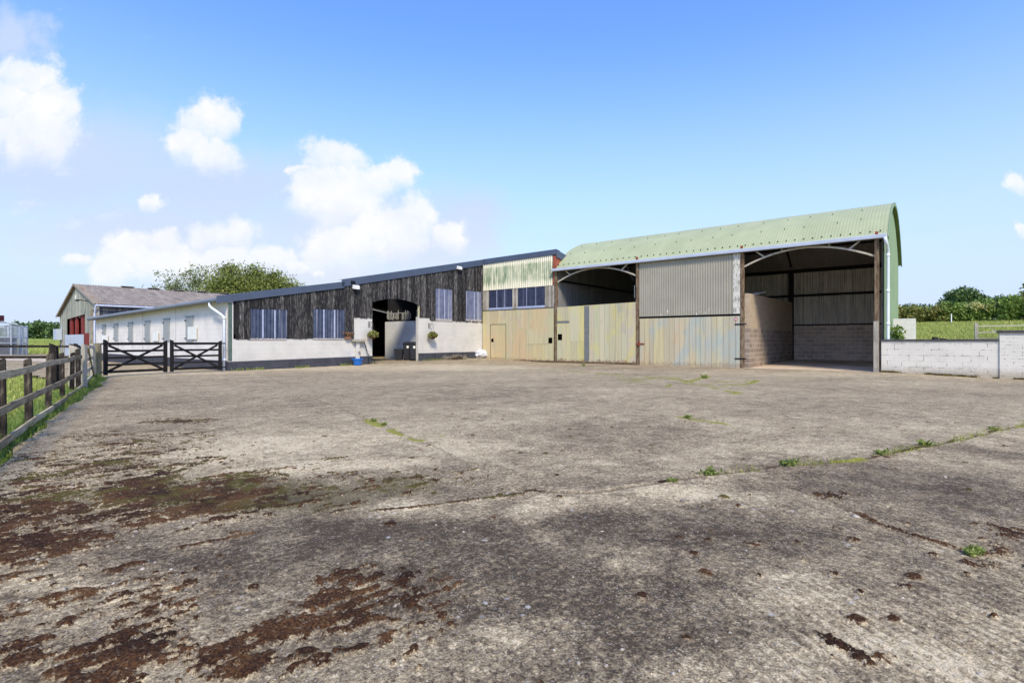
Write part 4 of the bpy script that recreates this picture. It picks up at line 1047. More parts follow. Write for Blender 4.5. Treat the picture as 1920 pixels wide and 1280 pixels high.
# two trees behind the old barn roof: airy left, dense right
tx, ty = -29.5, 60.0
tree('willow_tree', 'dense olive green tree rising behind the grey barn roof, right of the airy tree', tx, ty,
     [(-1.5,0,7.2,3.2,3,2.6),(1.2,.5,7.0,3.4,3,2.4),(-3.0,-.5,6.0,2.4,2.4,2.2),(-2.2,0,9.2,1.1,1,.9),(.6,0,9.0,1.0,1,.8),(2.6,0,8.4,1.2,1,.8),(4.6,0,7.3,1.1,1,.8),(3.6,0,6.0,2.8,2.6,2.0),(.2,-1,5.2,4.6,3,2.4),(5.2,0,5.0,2.0,2,1.4)], 46000, .16, X['leaf_willow'], rg, 3.5, .3, .05, 16, .46)
x2, y2 = -38.5, 64.0
tree('aspen_tree', 'airy pale green tree with sky showing through, behind the grey barn roof', x2, y2,
     [(-2,0,7.5,2.6,2,2.6),(.8,0,8.2,2.6,2,2.6),(3.4,0,7.8,2.4,2,2.6),(-4.6,0,6.2,2.0,2,2.0),(1,0,5.5,4.5,2,2.0)], 6500, .16, X['leaf_pale'], rg, 3.5, .22, .1, 7, .22)
# right-hand hedge, one planted row
def hedge(name, label, path, hh, ww, n, leaf, m, rng, cat='hedge'):
    o = path[0]; z = tz(o[0], o[1]); t = empty(name, (o[0], o[1], z), 0, label, cat)
    blobs = []
    for i in range(len(path)-1):
        a = np.array(path[i]); b = np.array(path[i+1]); L = np.hypot(*(b-a)); k = max(2, int(L/1.3))
        for j in range(k):
            f = (j+rng.uniform(0,1))/k; q = a+(b-a)*f; h = (hh[i]+(hh[i+1]-hh[i])*f)*rng.uniform(.82,1.12)
            zz = tz(q[0], q[1])-z
            blobs.append((q[0]-o[0]+rng.normal()*.25, q[1]-o[1]+rng.normal()*.3, zz+h*.5, rng.uniform(1.0,1.7), ww*rng.uniform(.8,1.2), h*.52))
    C = crown_points(blobs, n, rng, .55, 20, .28)
    mb = MB()
    for b in blobs[::2]: mb.tube([(b[0],b[1],b[2]-b[5]-.2),(b[0]+.1,b[1],b[2]),(b[0]+.3,b[1]+.2,b[2]+b[5]*.7)], [.09,.06,.02], 5)
    mb.build('stems', X['bark'], t); foliage('foliage', C, leaf, m, t, rng)
    return t
hedge('field_hedge', 'long dark green field hedge along the top of the paddock on the right', [(58,86),(63,83),(67.5,80),(72,77),(75,73.5),(77.5,71)], [2.7,2.5,2.8,3.3,3.9,4.5], 1.3, 34000, .24, X['leaf_hedge'], rg)
hedge('hawthorn_bush', 'brownish olive bushes in the hedge left of the tall oak', [(58.5,84.8),(62,82.6),(66,80.2)], [2.9,2.4,2.9], .8, 7000, .22, X['leaf_hedge_brown'], rg, 'bush')
hedge('tall_hedge', 'bright green overgrown hedge at the right edge of the paddock', [(72.5,75.2),(76,71.8),(79,68)], [3.8,4.6,5.2], 1.4, 13000, .26, leaf_mat('bright_hedge_leaves',(48,84,24),(82,120,40),(124,152,66),trans=.25,sc=.25), rg)
tree('elder_bush', 'pale yellow flowering bush in the middle of the hedge', 69.2, 78.2, [(-1.4,0,2.3,1.2,.8,.5),(.4,0,2.1,1.4,.8,.6),(1.8,0,1.9,1.1,.8,.6)], 1100, .2, X['leaf_elder'], rg, 1.6, .08, .4, 16, .2, None, True, 'bush')
ox, oy = 110.0, 130.0
tree('oak_tree', 'tall rounded dark oak standing above the hedge', ox, oy,
     [(-1.4,0,6.9,2.9,2.6,2.1),(.8,0,7.7,2.9,2.6,2.1),(2.9,0,6.5,2.3,2.1,1.9),(-3.8,0,5.2,2.1,1.9,1.7),(0,0,4.6,3.4,2.6,1.6),(4.8,0,6.3,1.2,1.2,1.3),(4.0,0,3.8,1.9,1.8,1.3),(-6.0,0,2.3,1.6,1.7,1.3)], 8500, .42, X['leaf_oak'], rg, 3.0, .4, .5, 26, .45)
tree('field_tree', 'lower rounded tree right of the oak behind the hedge', 120.5, 132.0, [(-1.6,0,5.6,2.4,2.4,1.9),(.8,0,6.0,2.4,2,2.0),(3,0,5.0,2.2,2,1.7),(0,0,4,3.5,2.5,1.6)], 4200, .42, leaf_mat('mid_green_leaves',(58,82,44),(86,110,62),(118,138,86),trans=.2,sc=.3), rg, 2.5, .3, .4, 24, .4)
tree('ash_tree', 'brown green tree leaning in at the right edge above the hedge', 110.5, 113.0, [(0,0,6.6,2.6,2.4,2.4),(2.6,0,8.0,2.6,2.4,2.4),(-1.2,0,4.8,2.2,2,1.6),(3.5,0,5.5,3,2,2)], 4500, .38, X['leaf_hedge_brown'], rg, 2.5, .3, .4, 24, .4)
for i, (px, ht, lab) in enumerate(((93.0,5.4,'leftmost of the hazy grey green trees beyond the hedge near the green gable'),(96.6,5.7,'middle hazy grey green tree beyond the hedge'),(100.6,4.9,'rightmost small hazy tree beyond the hedge, left of the oak'))):
    tree('distant_tree', lab, px, 125.0, [(0,0,ht*.72,1.7,1.5,ht*.3),(1.2,0,ht*.55,1.6,1.5,ht*.3),(-1.4,0,ht*.5,1.6,1.5,ht*.3)], 1500, .36, X['leaf_far'], rg, 1.8, .2, .3, 14, .35, 'distant trees beyond the hedge')
# left background
hedge('distant_hedge', 'dark green bushes beyond the walker left of the old barn', [(-108,112),(-100,110),(-95,108),(-88,106)], [2.2,3.2,3.4,2.6], 1.6, 8000, .36, X['leaf_oak'], rg)
hedge('left_hedge', 'low hazy hedge far behind the horse walker', [(-126,108),(-117,110),(-109,112)], [2.6,2.6,2.4], 1.5, 4000, .4, X['leaf_far'], rg)
# ivy by the wall stub
x, y = pq2w(21.3, 3.4); iv = empty('ivy_bush', (x, y, 0), 0, 'small green shrub between the white downpipe and the block wall stub', 'bush')
foliage('foliage', crown_points([(0,0,1.5,.25,.3,.45),(-.05,0,.9,.25,.3,.5)], 700, rg, .2, 14, .08), .09, X['leaf_hedge'], iv, rg)
mb = MB(); mb.tube([(0,0,-.2),(0,0,1.4)], [.03,.015], 5); mb.build('stem', X['bark'], iv)
# paddock fence and gate seen over the wall
FZ = 38.0
fence('paddock_wire_fence', 'grey paddock fence with thin rails on the grass behind the low wall', [(29.2,39.6),(31.0,38.8),(32.7,38.0)], (1.05,.6), 1.3, .12, .07, rw=.04)
for nm in (): pass
pgx = empty('paddock_gate', (32.9, 37.9, tz(32.9,37.9)-.0), math.atan2(-1.4,2.6), 'grey timber paddock gate with a diagonal rail behind the pillar', 'gate')
mb = MB(); mb.box(-.02,-.08,-.3,.16,.08,1.75-.05); mb.build('post', X['grey_boards'], pgx)
for zz in (1.45,1.0,.6): MB().rnd().beam((.15,0,zz),(3.2,0,zz+.03),.04,.075).build('rail', X['grey_boards'], pgx)
MB().rnd().beam((.9,.03,1.2),(3.0,.03,.35),.03,.07).build('brace', X['grey_boards'], pgx)
x, y = pq2w(22.6, 5.2)
for i, dx in enumerate((0,.34)):
    t = empty('stump_post', (x+dx, y, 0), 0, ('dark short post beside the white block wall stub','grey short post, second from the white block wall stub')[i], 'post')
    MB().rnd().box(-.09,-.09,-.3,.09,.09,1.40-.06*i).build('post_shaft', X['fence_post'], t, bevel=.02)
t = empty('marker_post', (62.6, 76.0, tz(62.6,76.0)), 0, 'thin pale marker post in the grass in front of the hedge', 'post')
MB().box(-.05,-.05,-.2,.05,.05,1.4).build('post_shaft', X['notice'], t)

# ================================================================== TERRAIN (grass field)
def mat_field():
    m = M('meadow_ground', 0.95, 0, 0.1)
    n = m.noise(0.35, 5, 0.6); n2 = m.noise(6, 4, 0.7); n3 = m.noise(0.09, 3, 0.5)
    col = m.mix(m.ss(n, 0.3, 0.7), lin((122,144,64)), lin((154,168,84)))
    col = m.mix(m.ss(n3, 0.48, 0.66, 0, 0.6), col, lin((172,168,78)))
    col = m.mix(m.ss(n2, 0.4, 0.75, 0, 0.45), col, lin((70,98,34)))
    m.bump(n2, 0.6, 0.05); return m.done(col)
xs = np.concatenate([[-1500,-900,-500,-300,-200],np.arange(-150,151,2.0),[200,300,500,900,1500]])
ys = np.concatenate([[-400,-200,-100,-50],np.arange(-20,181,2.0),[220,300,500,900,1500]])
Xg, Yg = np.meshgrid(xs, ys, indexing='ij'); Zg = terrain_z(Xg, Yg)
pp_, qq_ = w2pq(Xg, Yg)
Zg = Zg+.12*(fbm(Xg*.08, Yg*.08, 3, 40)-.5)*sstep(55,75,np.hypot(Xg,Yg))
near = (Xg > fl(Yg)+.2) & (qq_ < 1) & (np.abs(Yg) < 60) | ((pp_ < 6) & (qq_ > -22) & (qq_ < 16) & (pp_ > -48))
Zg = np.where(near, Zg-.25, Zg)
Zg = np.where((np.hypot(Xg,Yg) < 60) & (qq_ < 12) & ~near, Zg+.02, Zg)
ny = len(ys); i, j = np.meshgrid(np.arange(len(xs)-1), np.arange(ny-1), indexing='ij'); b = i*ny+j
fo = np_mesh('field', np.stack([Xg,Yg,Zg],-1).reshape(-1,3), np.stack([b,b+ny,b+ny+1,b+1],-1).reshape(-1,4), mat_field(), None, smooth=True)
tag(fo, kind='structure')
# tan track across the left field
mb = MB()
tp = [(-75,57),(-58,50),(-45,43),(-34,36),(-24,31)]
for (a, b) in zip(tp[:-1], tp[1:]):
    mb.face([(a[0],a[1]-1.6,.015),(b[0],b[1]-1.6,.015),(b[0],b[1]+1.6,.015),(a[0],a[1]+1.6,.015)])
tag(mb.build('track', simple('stony_track', (190,172,146), .95, 0, .2, 2.0)), kind='structure')

# ================================================================== THE CONCRETE YARD
MOSS = [(-3.22,4.01,.98,1.01,1),(-2.44,3.99,1.16,.7,1),(-2.77,3.13,.46,.4,1),(-1.71,4.11,.53,.44,.9),(-1.0,4.41,.39,.43,.75),(-4.38,5.43,1.04,1.06,.5),(-4.96,8.03,.6,.48,.8),(-5.51,6.55,.58,.64,.5),(-2.45,4.56,.59,.39,.8),(-2.08,2.48,.37,.16,.7),(-1.88,2.08,.37,.16,.7),(-2.03,2.86,.14,.06,.6),(-.81,2.56,.24,.29,.95),(-.88,2.22,.24,.18,.9),(-.96,1.98,.37,.13,.8),(-1.13,2.13,.15,.1,.7),(-.51,2.68,.12,.19,.6),(-1.36,2.01,.24,.12,.6),(3.1,3.34,.23,.17,.85),(2.75,2.99,.18,.17,.6),(1.33,2.02,.14,.05,.7),(1.27,2.13,.05,.08,.8),(2.51,2.86,.11,.06,.6),(-1.18,4.55,.41,.31,.5),(-1.75,5.46,.22,.13,.6),(1.56,3.18,.16,.08,.5),(2.48,4.14,.25,.15,.5),(-.04,4.14,.12,.08,.6),(-3.4,2.2,.8,.5,.8),(-5,3.5,1,1,.8),(4.4,3.3,.8,.4,.7),(-2.3,2.5,1.0,.45,.55),(-1.5,2.05,.8,.3,.6),(-3.9,4.9,1.3,1.0,.62),(-4.4,6.0,.9,1.2,.5),(-1.6,4.7,1.3,.5,.45),(-.6,2.35,.5,.4,.5),(-2.6,2.2,.7,.3,.65),(-3.5,3.0,.7,.6,.6)]
DARK = [(-2.52,4.22,1.08,.59,.5),(-.84,3.31,1.07,.48,.75),(.1,2.57,1.05,.43,.85),(1.26,3.34,.97,.57,.8),(.67,3.62,.56,.58,.75),(3.17,4.51,1.11,1.02,.85),(.64,2.24,.58,.19,.5),(-1.46,2.89,.86,.31,.6),(-6.6,10.36,1.6,1.94,.6),(-4.0,10.36,1.5,1.94,.4),(-.72,12.64,2.64,2.84,.4),(1.27,6.94,2.0,1.39,.45),(5.4,10.36,2.5,1.94,.4),(8.16,24.65,6.24,3.99,.5),(9.98,12.86,2.27,1.71,.5),(5.09,5.76,.46,.49,.6),(-7.35,15.19,1.05,1.71,.4),(-.21,3.45,.27,.27,.6),(-.35,2.77,.44,.34,.6),(4.5,4.0,1.0,.9,.6)]
LIGHT = [(.64,4.02,.64,.3,.9),(1.22,4.23,.84,.27,.8),(.15,3.77,.22,.26,.8),(.74,3.08,.22,.14,.6),(.04,2.23,.27,.15,.6),(.63,2.87,.17,.15,.8),(1.82,4.15,.41,.19,.6),(-.75,3.78,.45,.32,.7),(1.42,2.73,.19,.07,.6),(1.43,2.08,.46,.13,.7),(1.65,1.97,.24,.12,.7),(-13.2,20.16,4.0,1.81,.6),(-8.64,24.39,4.8,3.07,.7),(-2.64,24.51,4.8,3.53,.8),(-2.76,6.11,1.2,.83,.5),(-2.0,5.03,.6,.38,.7),(-1.36,5.24,.63,.31,.6),(10.8,20.46,5.0,3.07,.4),(-1.3,3.25,.23,.09,.4),(-2.3,2.61,.52,.1,.4),(.85,1.94,.39,.08,.5)]
LINES = {
 'a': [(-12.72,24.0),(-8.49,18.46),(-5.05,12.63),(-2.08,8.0),(-1.01,6.32),(-.3,5.0),(.17,4.26)],
 'b': [(.17,4.26),(.59,4.2),(1.31,4.53),(1.76,4.76),(2.16,4.9),(2.66,5.11),(3.4,5.31),(4.21,5.77),(4.92,6.15),(6.28,6.98),(8.0,8.0),(12,10.4)],
 'c': [(.17,4.26),(-.24,4.08),(-.55,3.93),(-1.16,3.73),(-1.6,3.33),(-2.01,3.04),(-2.59,2.7)],
 'd': [(2.29,4.41),(2.4,4.0),(2.43,3.48),(2.58,3.08),(2.58,2.58),(2.6,1.0)],
 'e': [(7.19,9.52),(7.64,9.09),(8.06,8.57)]}
GREEN = [[(2.21,21.05),(3.0,20.0),(3.81,19.05),(5.12,17.65),(6.73,18.18)],[(3.33,16.67),(5.12,17.65),(5.23,15.38),(7.46,16.22)],[(4.14,14.29),(5.21,15.79),(6.73,18.18)],[(5.16,13.95),(5.33,13.33),(5.2,12.24),(5.02,12.24)],[(3.47,15.79),(4.62,15.38),(5.71,14.29)],[(2.52,8.7),(2.75,8.33),(3.1,7.74)],[(-2.2,8.16),(-1.64,7.27),(-1.1,6.49)],[(-1.1,6.49),(-.87,6.7)],[(7.46,16.22),(6.37,14.63),(5.93,14.63)],[(3.83,16.67),(5.09,18.18)],[(2.7,17.6),(4.3,18.0),(6.2,17.2)]]
def seg_dist(x, y, pts):
    d = np.full(x.shape, 1e9)
    for (ax, ay), (bx, by) in zip(pts[:-1], pts[1:]):
        vx, vy = bx-ax, by-ay; t = np.clip(((x-ax)*vx+(y-ay)*vy)/(vx*vx+vy*vy), 0, 1)
        d = np.minimum(d, np.hypot(x-ax-t*vx, y-ay-t*vy))
    return d
def blob(x, y, L, edge=.9):
    f = np.zeros(x.shape)
    for cx, cy, rx, ry, s in L:
        r = np.hypot((x-cx)/(rx*1.25), (y-cy)/(ry*1.25))
        f = np.maximum(f, s*(1-sstep(.25, 1.0, r)))
    return f
zr0 = [1.0]
while zr0[-1] < 52: zr0.append(zr0[-1]*1.0043+.0005)
zrow = np.array(zr0); ac = np.linspace(-1.28, 1.28, 760)
Zr, Ac = np.meshgrid(zrow, ac, indexing='ij'); x = Ac*Zr; y = Zr
pq_p, pq_q = w2pq(x, y)
wob = .12*(fbm(x*1.7, y*1.7, 3, 3)-.5)
da = seg_dist(x+wob*.3, y+wob*.3, LINES['a']); db = seg_dist(x+wob*.5, y+wob*.5, LINES['b'])
dc = seg_dist(x+wob, y+wob, LINES['c']); dd = seg_dist(x+wob*.6, y+wob*.6, LINES['d']); de = seg_dist(x+wob, y+wob, LINES['e'])
# groove direction by slab
ib = np.interp(x, [p[0] for p in LINES['b']], [p[1] for p in LINES['b']])
back = (y > ib) & (x > .17) | (y > 4.26+(x-.17)*-1.62) & (x <= .17)
ang = np.where(back, R_(32), np.where(x < .75+.1*(y-2), R_(44), R_(99)))
s_ = x*np.cos(ang)+y*np.sin(ang); t_ = -x*np.sin(ang)+y*np.cos(ang)
# moss density -> clumps drawn out along the tamped grooves
D = blob(x, y, MOSS)
n_st = fbm(s_*4.5, t_*24, 4, 7, .68); n_cl = fbm(x*15, y*15, 3, 9, .75); n_lo = fbm(x*2.6, y*2.6, 3, 10)
nm = .44*n_st+.38*n_cl+.18*n_lo
thr = .625-.200*D
moss = sstep(thr-.03, thr+.05, nm)*(D > .03)
film = blob(x, y, [(-1.9,4.15,1.0,.55,1),(-1.0,4.45,.45,.45,.8),(-3.0,4.3,.7,.7,.7),(-2.3,4.6,.6,.4,.8),(-.9,4.5,.5,.3,.7),(-1.35,4.0,.4,.3,.9)])
# scattered single cushions
cx = np.floor(x*4.5); cy = np.floor(y*4.5)
sx = (cx+.2+.6*_hash(cx, cy, 31))/4.5; sy = (cy+.2+.6*_hash(cx, cy, 32))/4.5
rad = .012+.034*_hash(cx, cy, 33)**2
present = _hash(cx, cy, 34) < .12+.25*blob(x, y, [(2.2,3.2,2.0,1.3,1),(-1.5,2.4,1.2,.6,1),(-4,5,2.5,2.5,1)])
dist = np.hypot((x-sx)*1.0+(fbm(x*30,y*30,2,4)-.5)*.03, (y-sy)*1.0)
moss = np.maximum(moss, (1-sstep(rad*.7, rad*1.15, dist))*present*(y < 9))
# moss in joints
for d_, k in ((db,.045),(dd,.04),(dc,.03)):
    moss = np.maximum(moss, .9*(1-sstep(k*.5, k, d_))*sstep(.46,.6,fbm(x*2.2+3, y*2.2, 3, 15)))
dark = np.clip(.72*blob(x, y, DARK)*(1-.6*sstep(5,10,y))-.75*blob(x, y, LIGHT)*(1-.3*sstep(5,10,y))+.30*sstep(6,3,y), -1, 1)
far_k = 1-.55*sstep(4,10,y)
dark = dark+.5*(fbm(s_*.35, t_*.9, 4, 21, .6)-.5)+1.3*far_k*(fbm(x*2.3, y*2.3, 5, 22, .72)-.5)+.9*(fbm(x*9, y*9, 4, 23, .72)-.5)+.06
gr = np.zeros(x.shape)
for L in GREEN:
    d_ = seg_dist(x+wob*1.6, y+wob*1.6, L); wd = .05+.16*fbm(x*1.3, y*1.3, 3, 52)*np.clip(y/14, .25, 1)
    gr = np.maximum(gr, (1-sstep(wd*.4, wd, d_))*sstep(.33,.5,fbm(x*2.4, y*2.4, 3, 51)))
gr = np.maximum(gr, .8*(1-sstep(.03,.11,db))*sstep(1.5,3.5,x)*sstep(.44,.56,fbm(x*1.8, y*1.8, 3, 53)))
seam = np.maximum.reduce([1.0*(1-sstep(.004,.022,da))*sstep(.38,.52,fbm(x*1.3,y*1.3,3,54)), (1-sstep(.01,.04,db)), .3*(1-sstep(.01,.03,dc)), .8*(1-sstep(.006,.02,dd)), 1-sstep(.01,.05,de)])
# relief
near_f = sstep(13, 4, y)
gper = .055
ph = t_/gper+.9*(fbm(s_*1.1, t_*1.1, 3, 61)-.5)*2
groove = np.abs(((ph % 1)-.5)*2)
gamp = sstep(.42,.62,fbm(x*.8+9, y*.8, 3, 63))
gamp = .22*gamp*far_k; gamp = np.maximum(gamp, .95*blob(x, y, [(1.75,2.1,1.1,.75,1),(2.6,2.6,.7,.5,.6)])); gamp = np.maximum(gamp, .35*back*sstep(10,7,y)*sstep(.4,.6,fbm(x*.9, y*.9, 3, 64)))
gamp = np.maximum(gamp, .3*blob(x, y, [(-2.2,2.6,1.4,.7,1)]))
h = ground_z(x, y)
h = h+.020*(fbm(x*.8, y*.8, 3, 70)-.5)+.006*(fbm(x*6, y*6, 3, 71)-.5)
h = h+near_f*(.006*(fbm(x*38, y*38, 3, 72)-.5)+.011*gamp*groove)
h = h+moss*(.006+.016*fbm(x*26, y*26, 3, 73))*sstep(14,6,y)
h = h-.012*seam+.012*gr*fbm(x*14, y*14, 2, 75)
# slab break along joint b and a : slight crown
h = h+.015*(1-sstep(0,.5,db))*(x > .1)
edge = -5.2-.667*(y-5.4)+.35*(fbm(y*1.1, x*0+3.1, 4, 80)-.5)
keep = (x > edge) & (y <= 17.6) | (y > 17.6) & (pq_q > -21.2+.5*(fbm(x, y, 2, 81)-.5)) & (pq_p < 30)
keep &= ((pq_p < 0) & (pq_q < 12)) | ((pq_p >= 0) & (pq_q < .12))
keep &= pq_p > -46
nr, ncl = x.shape
V = np.stack([x, y, h], -1).reshape(-1, 3)
i, j = np.meshgrid(np.arange(nr-1), np.arange(ncl-1), indexing='ij'); b = i*ncl+j
F = np.stack([b, b+1, b+ncl+1, b+ncl], -1).reshape(-1, 4)
kv = keep.ravel(); F = F[kv[F].all(1)]
used = np.zeros(len(V), bool); used[F.ravel()] = True; idx = np.cumsum(used)-1
att = {}
for nm_, arr in (('moss',moss),('dark',dark),('green',gr),('seam',seam),('gamp',gamp*groove),('film',film)):
    att[nm_] = ('POINT','FLOAT', arr.ravel()[used])
gv = np.stack([s_, t_, 0*s_], -1).reshape(-1,3)[used]
att['gvec'] = ('POINT','FLOAT_VECTOR', gv)
def mat_yard():
    m = M('weathered_yard_concrete', 0.95, 0, 0.12)
    P = m.obj; gvn = m.attr('gvec', 'Vector')
    moss = m.attr('moss'); dark = m.attr('dark'); green = m.attr('green'); seam = m.attr('seam'); gro = m.attr('gamp')
    fine = m.noise(130, 4, 0.75, P); med = m.noise(24, 5, 0.7, P); big = m.noise(3.2, 5, 0.65, P)
    strk = m.noise(1.0, 4, 0.65, m.vec(gvn, (2.2, 22, 1)))
    # lichen darkening
    med2 = m.noise(58, 4, 0.75, m.vec(P, (1,1,1), (0,0,.5), (3,3,3)))
    f = m.math('ADD', dark, m.math('MULTIPLY', m.math('SUBTRACT', med, 0.5), 2.6))
    f = m.math('ADD', f, m.math('MULTIPLY', m.math('SUBTRACT', med2, 0.5), 2.4))
    f = m.math('ADD', f, m.math('MULTIPLY', m.math('SUBTRACT', big, 0.5), 0.9))
    f = m.math('ADD', f, m.math('MULTIPLY', m.math('SUBTRACT', strk, 0.5), 0.9))
    f = m.math('SUBTRACT', f, m.math('MULTIPLY', gro, 0.7))
    vc = m.N.new('ShaderNodeTexVoronoi'); m.L.new(P, vc.inputs['Vector']); vc.inputs['Scale'].default_value = 120
    vs_ = m.N.new('ShaderNodeSeparateColor'); m.L.new(vc.outputs['Color'], vs_.inputs[0])
    vd = m.N.new('ShaderNodeTexVoronoi'); m.L.new(m.vec(P, (1,1,1), (0,0,.4), (2,7,0)), vd.inputs['Vector']); vd.inputs['Scale'].default_value = 46
    vt_ = m.N.new('ShaderNodeSeparateColor'); m.L.new(vd.outputs['Color'], vt_.inputs[0])
    f = m.math('ADD', f, m.math('MULTIPLY', m.math('SUBTRACT', vs_.outputs[0], 0.5), 0.75))
    f = m.math('ADD', f, m.math('MULTIPLY', m.math('SUBTRACT', vt_.outputs[0], 0.5), 0.45))
    col = m.ramp(m.ss(f, -0.75, 1.15, 0, 1, 'LINEAR'), [(0.0, lin((214,196,158))), (0.22, lin((184,166,130))), (0.45, lin((152,136,106))), (0.7, lin((120,105,83))), (1.0, lin((76,66,52)))])
    # aggregate speckle
    sp = m.ss(fine, 0.34, 0.66, 0.5, 1.42, 'LINEAR')
    mulc = m.N.new('ShaderNodeVectorMath'); mulc.operation = 'SCALE'; m.L.new(col, mulc.inputs[0]); m.L.new(sp, mulc.inputs['Scale']); col = mulc.outputs[0]
    v1 = m.voro(62, P); vsel = m.noise(9, 3, 0.6, P)
    white = m.math('MULTIPLY', m.ss(v1, 0.14, 0.30, 1, 0), m.ss(vsel, 0.47, 0.60))
    col = m.mix(m.math('MULTIPLY', white, 0.5), col, lin((214,208,192)))
    v2 = m.voro(34, m.vec(P, (1,1,1), (0,0,0.3), (4,2,0))); vs2 = m.noise(4, 3, 0.6, m.vec(P, (1,1,1), (0,0,0), (7,3,1)))
    blk = m.math('MULTIPLY', m.ss(v2, 0.12, 0.26, 1, 0), m.ss(vs2, 0.5, 0.62))
    col = m.mix(m.math('MULTIPLY', blk, 0.7), col, lin((52,46,42)))
    v3 = m.voro(11, m.vec(P, (1,1,1), (0,0,0.8), (1,9,0)))
    pale = m.math('MULTIPLY', m.ss(v3, 0.10, 0.20, 1, 0), m.ss(m.noise(2.1, 3, 0.6, m.vec(P, (1,1,1), (0,0,0), (2,5,1))), 0.55, 0.62))
    col = m.mix(m.math('MULTIPLY', pale, 0.55), col, lin((200,196,184)))
    # rusty blush
    rs = m.ss(m.noise(1.7, 4, 0.6, m.vec(P, (1,1,1), (0,0,0), (11,4,0))), 0.66, 0.78, 0, 0.35)
    col = m.mix(rs, col, lin((150,110,72)))
    col = m.mix(m.math('MULTIPLY', seam, 0.55), col, lin((78,68,54)))
    # green moss in cracks
    gm = m.ss(m.math('ADD', green, m.math('MULTIPLY', m.math('SUBTRACT', med, 0.5), 1.2)), 0.30, 0.55)
    gcol = m.mix(m.ss(fine, 0.35, 0.65), lin((92,98,34)), lin((168,162,72)))
    col = m.mix(m.math('MULTIPLY', gm, 0.9), col, gcol)
    fm = m.math('MULTIPLY', m.ss(m.math('ADD', m.attr('film'), m.math('MULTIPLY', m.math('SUBTRACT', med2, 0.5), 3.4)), 0.42, 0.80), 0.72)
    col = m.mix(fm, col, m.mix(m.ss(med2, 0.42, 0.62), lin((60,54,42)), lin((112,104,66))))
    # brown moss
    mm = m.ss(m.math('ADD', m.math('MULTIPLY', moss, 0.86), m.math('MULTIPLY', m.math('SUBTRACT', m.noise(46, 5, 0.78, P), 0.5), 3.4)), 0.34, 0.62)
    mc = m.ramp(m.math('ADD', m.math('MULTIPLY', m.noise(90, 4, 0.7, P), 0.6), m.math('MULTIPLY', m.noise(2.6, 3, 0.6, P), 0.4)), [(0.35, lin((22,14,10))), (0.48, lin((56,36,22))), (0.58, lin((96,66,39))), (0.69, lin((130,98,62)))])
    spx = m.N.new('ShaderNodeSeparateXYZ'); m.L.new(P, spx.inputs[0])
    ol = m.math('MULTIPLY', m.ss(spx.outputs[1], 3.55, 4.1), m.ss(m.noise(3.6, 3, 0.6, m.vec(P, (1,1,1), (0,0,0), (5,1,0))), 0.46, 0.6))
    mc = m.mix(m.math('MULTIPLY', ol, 0.7), mc, m.mix(m.ss(fine, .35, .65), lin((44,42,18)), lin((112,106,48))))
    col = m.mix(mm, col, mc)
    hgt = m.math('ADD', m.math('MULTIPLY', fine, 0.6), m.math('ADD', m.math('MULTIPLY', med, 0.8), m.math('MULTIPLY', strk, 0.5)))
    m.bump(hgt, 0.8, 0.012)
    return m.done(col)
X['yard'] = mat_yard()
yo = np_mesh('yard', V[used], idx[F], X['yard'], None, att, True)
tag(yo, kind='structure')
mb = MB(); mb.face([(-2.6,-14,-.03),(34,-14,-.03),(34,3,-.03),(-3.6,3,-.03)]); mb.face([(1.9,2.9,-.06),(34,2.9,-.06),(34,8,-.06),(9.0,8,-.06)])
ap = mb.build('yard_apron', X['yard']); tag(ap, kind='structure')

# ================================================================== GRASS, WEEDS, STONES
X['grass'] = leaf_mat('grass_blades', (90,114,48), (126,150,70), (168,178,104), trans=.3, sc=.6)
X['grass_dry'] = leaf_mat('meadow_grass', (136,148,70), (168,174,90), (208,198,122), trans=.25, sc=.3)
def blades(name, px, py, pz, hgt, wid, m, rng, lean=.5, parent=None):
    n = len(px); a = rng.uniform(0, 2*PI, n); ca, sa = np.cos(a), np.sin(a); l = rng.uniform(.1, lean, n)*hgt; b = rng.uniform(0, 2*PI, n)
    dx, dy = np.cos(b)*l, np.sin(b)*l; w = wid/2
    v = lambda X_, Y_, Z_: np.stack([X_, Y_, Z_], 1)
    V = np.stack([v(px-ca*w, py-sa*w, pz-.02), v(px+ca*w, py+sa*w, pz-.02), v(px+dx*.4+ca*w*.8, py+dy*.4+sa*w*.8, pz+hgt*.6), v(px+dx*.4-ca*w*.8, py+dy*.4-sa*w*.8, pz+hgt*.6),
                  v(px+dx+ca*w*.15, py+dy+sa*w*.15, pz+hgt), v(px+dx-ca*w*.15, py+dy-sa*w*.15, pz+hgt)], 1).reshape(-1,3)
    k = np.arange(n)*6
    F = np.concatenate([np.stack([k,k+1,k+2,k+3],1), np.stack([k+3,k+2,k+4,k+5],1)])
    r = rng.uniform(0,1,n); return np_mesh(name, V, F, m, parent, {'rnd': ('FACE','FLOAT', np.concatenate([r,r]))})
rg = np.random.default_rng(77)
def fieldz(px, py): return terrain_z(px, py)
# strip along the fence (tall, both sides of the bottom rail)
n = 26000; Zs = 1.9+(17.2-1.9)*rg.uniform(0,1,n)**.8; off = rg.normal(0,.16,n); e_ = -5.2-.667*(Zs-5.4)
px = e_-.34+off; hgt = (.06+.16*rg.uniform(0,1,n)*fbm(Zs*2, px*2, 3, 90)*1.6)*np.clip(1.15-np.abs(off+.05)*1.8,.35,1)
sel = px < e_+.22
g1 = blades('grass_verge', px[sel], Zs[sel], np.full(sel.sum(), -.03), hgt[sel], .011, X['grass'], rg, .8); tag(g1, kind='stuff')
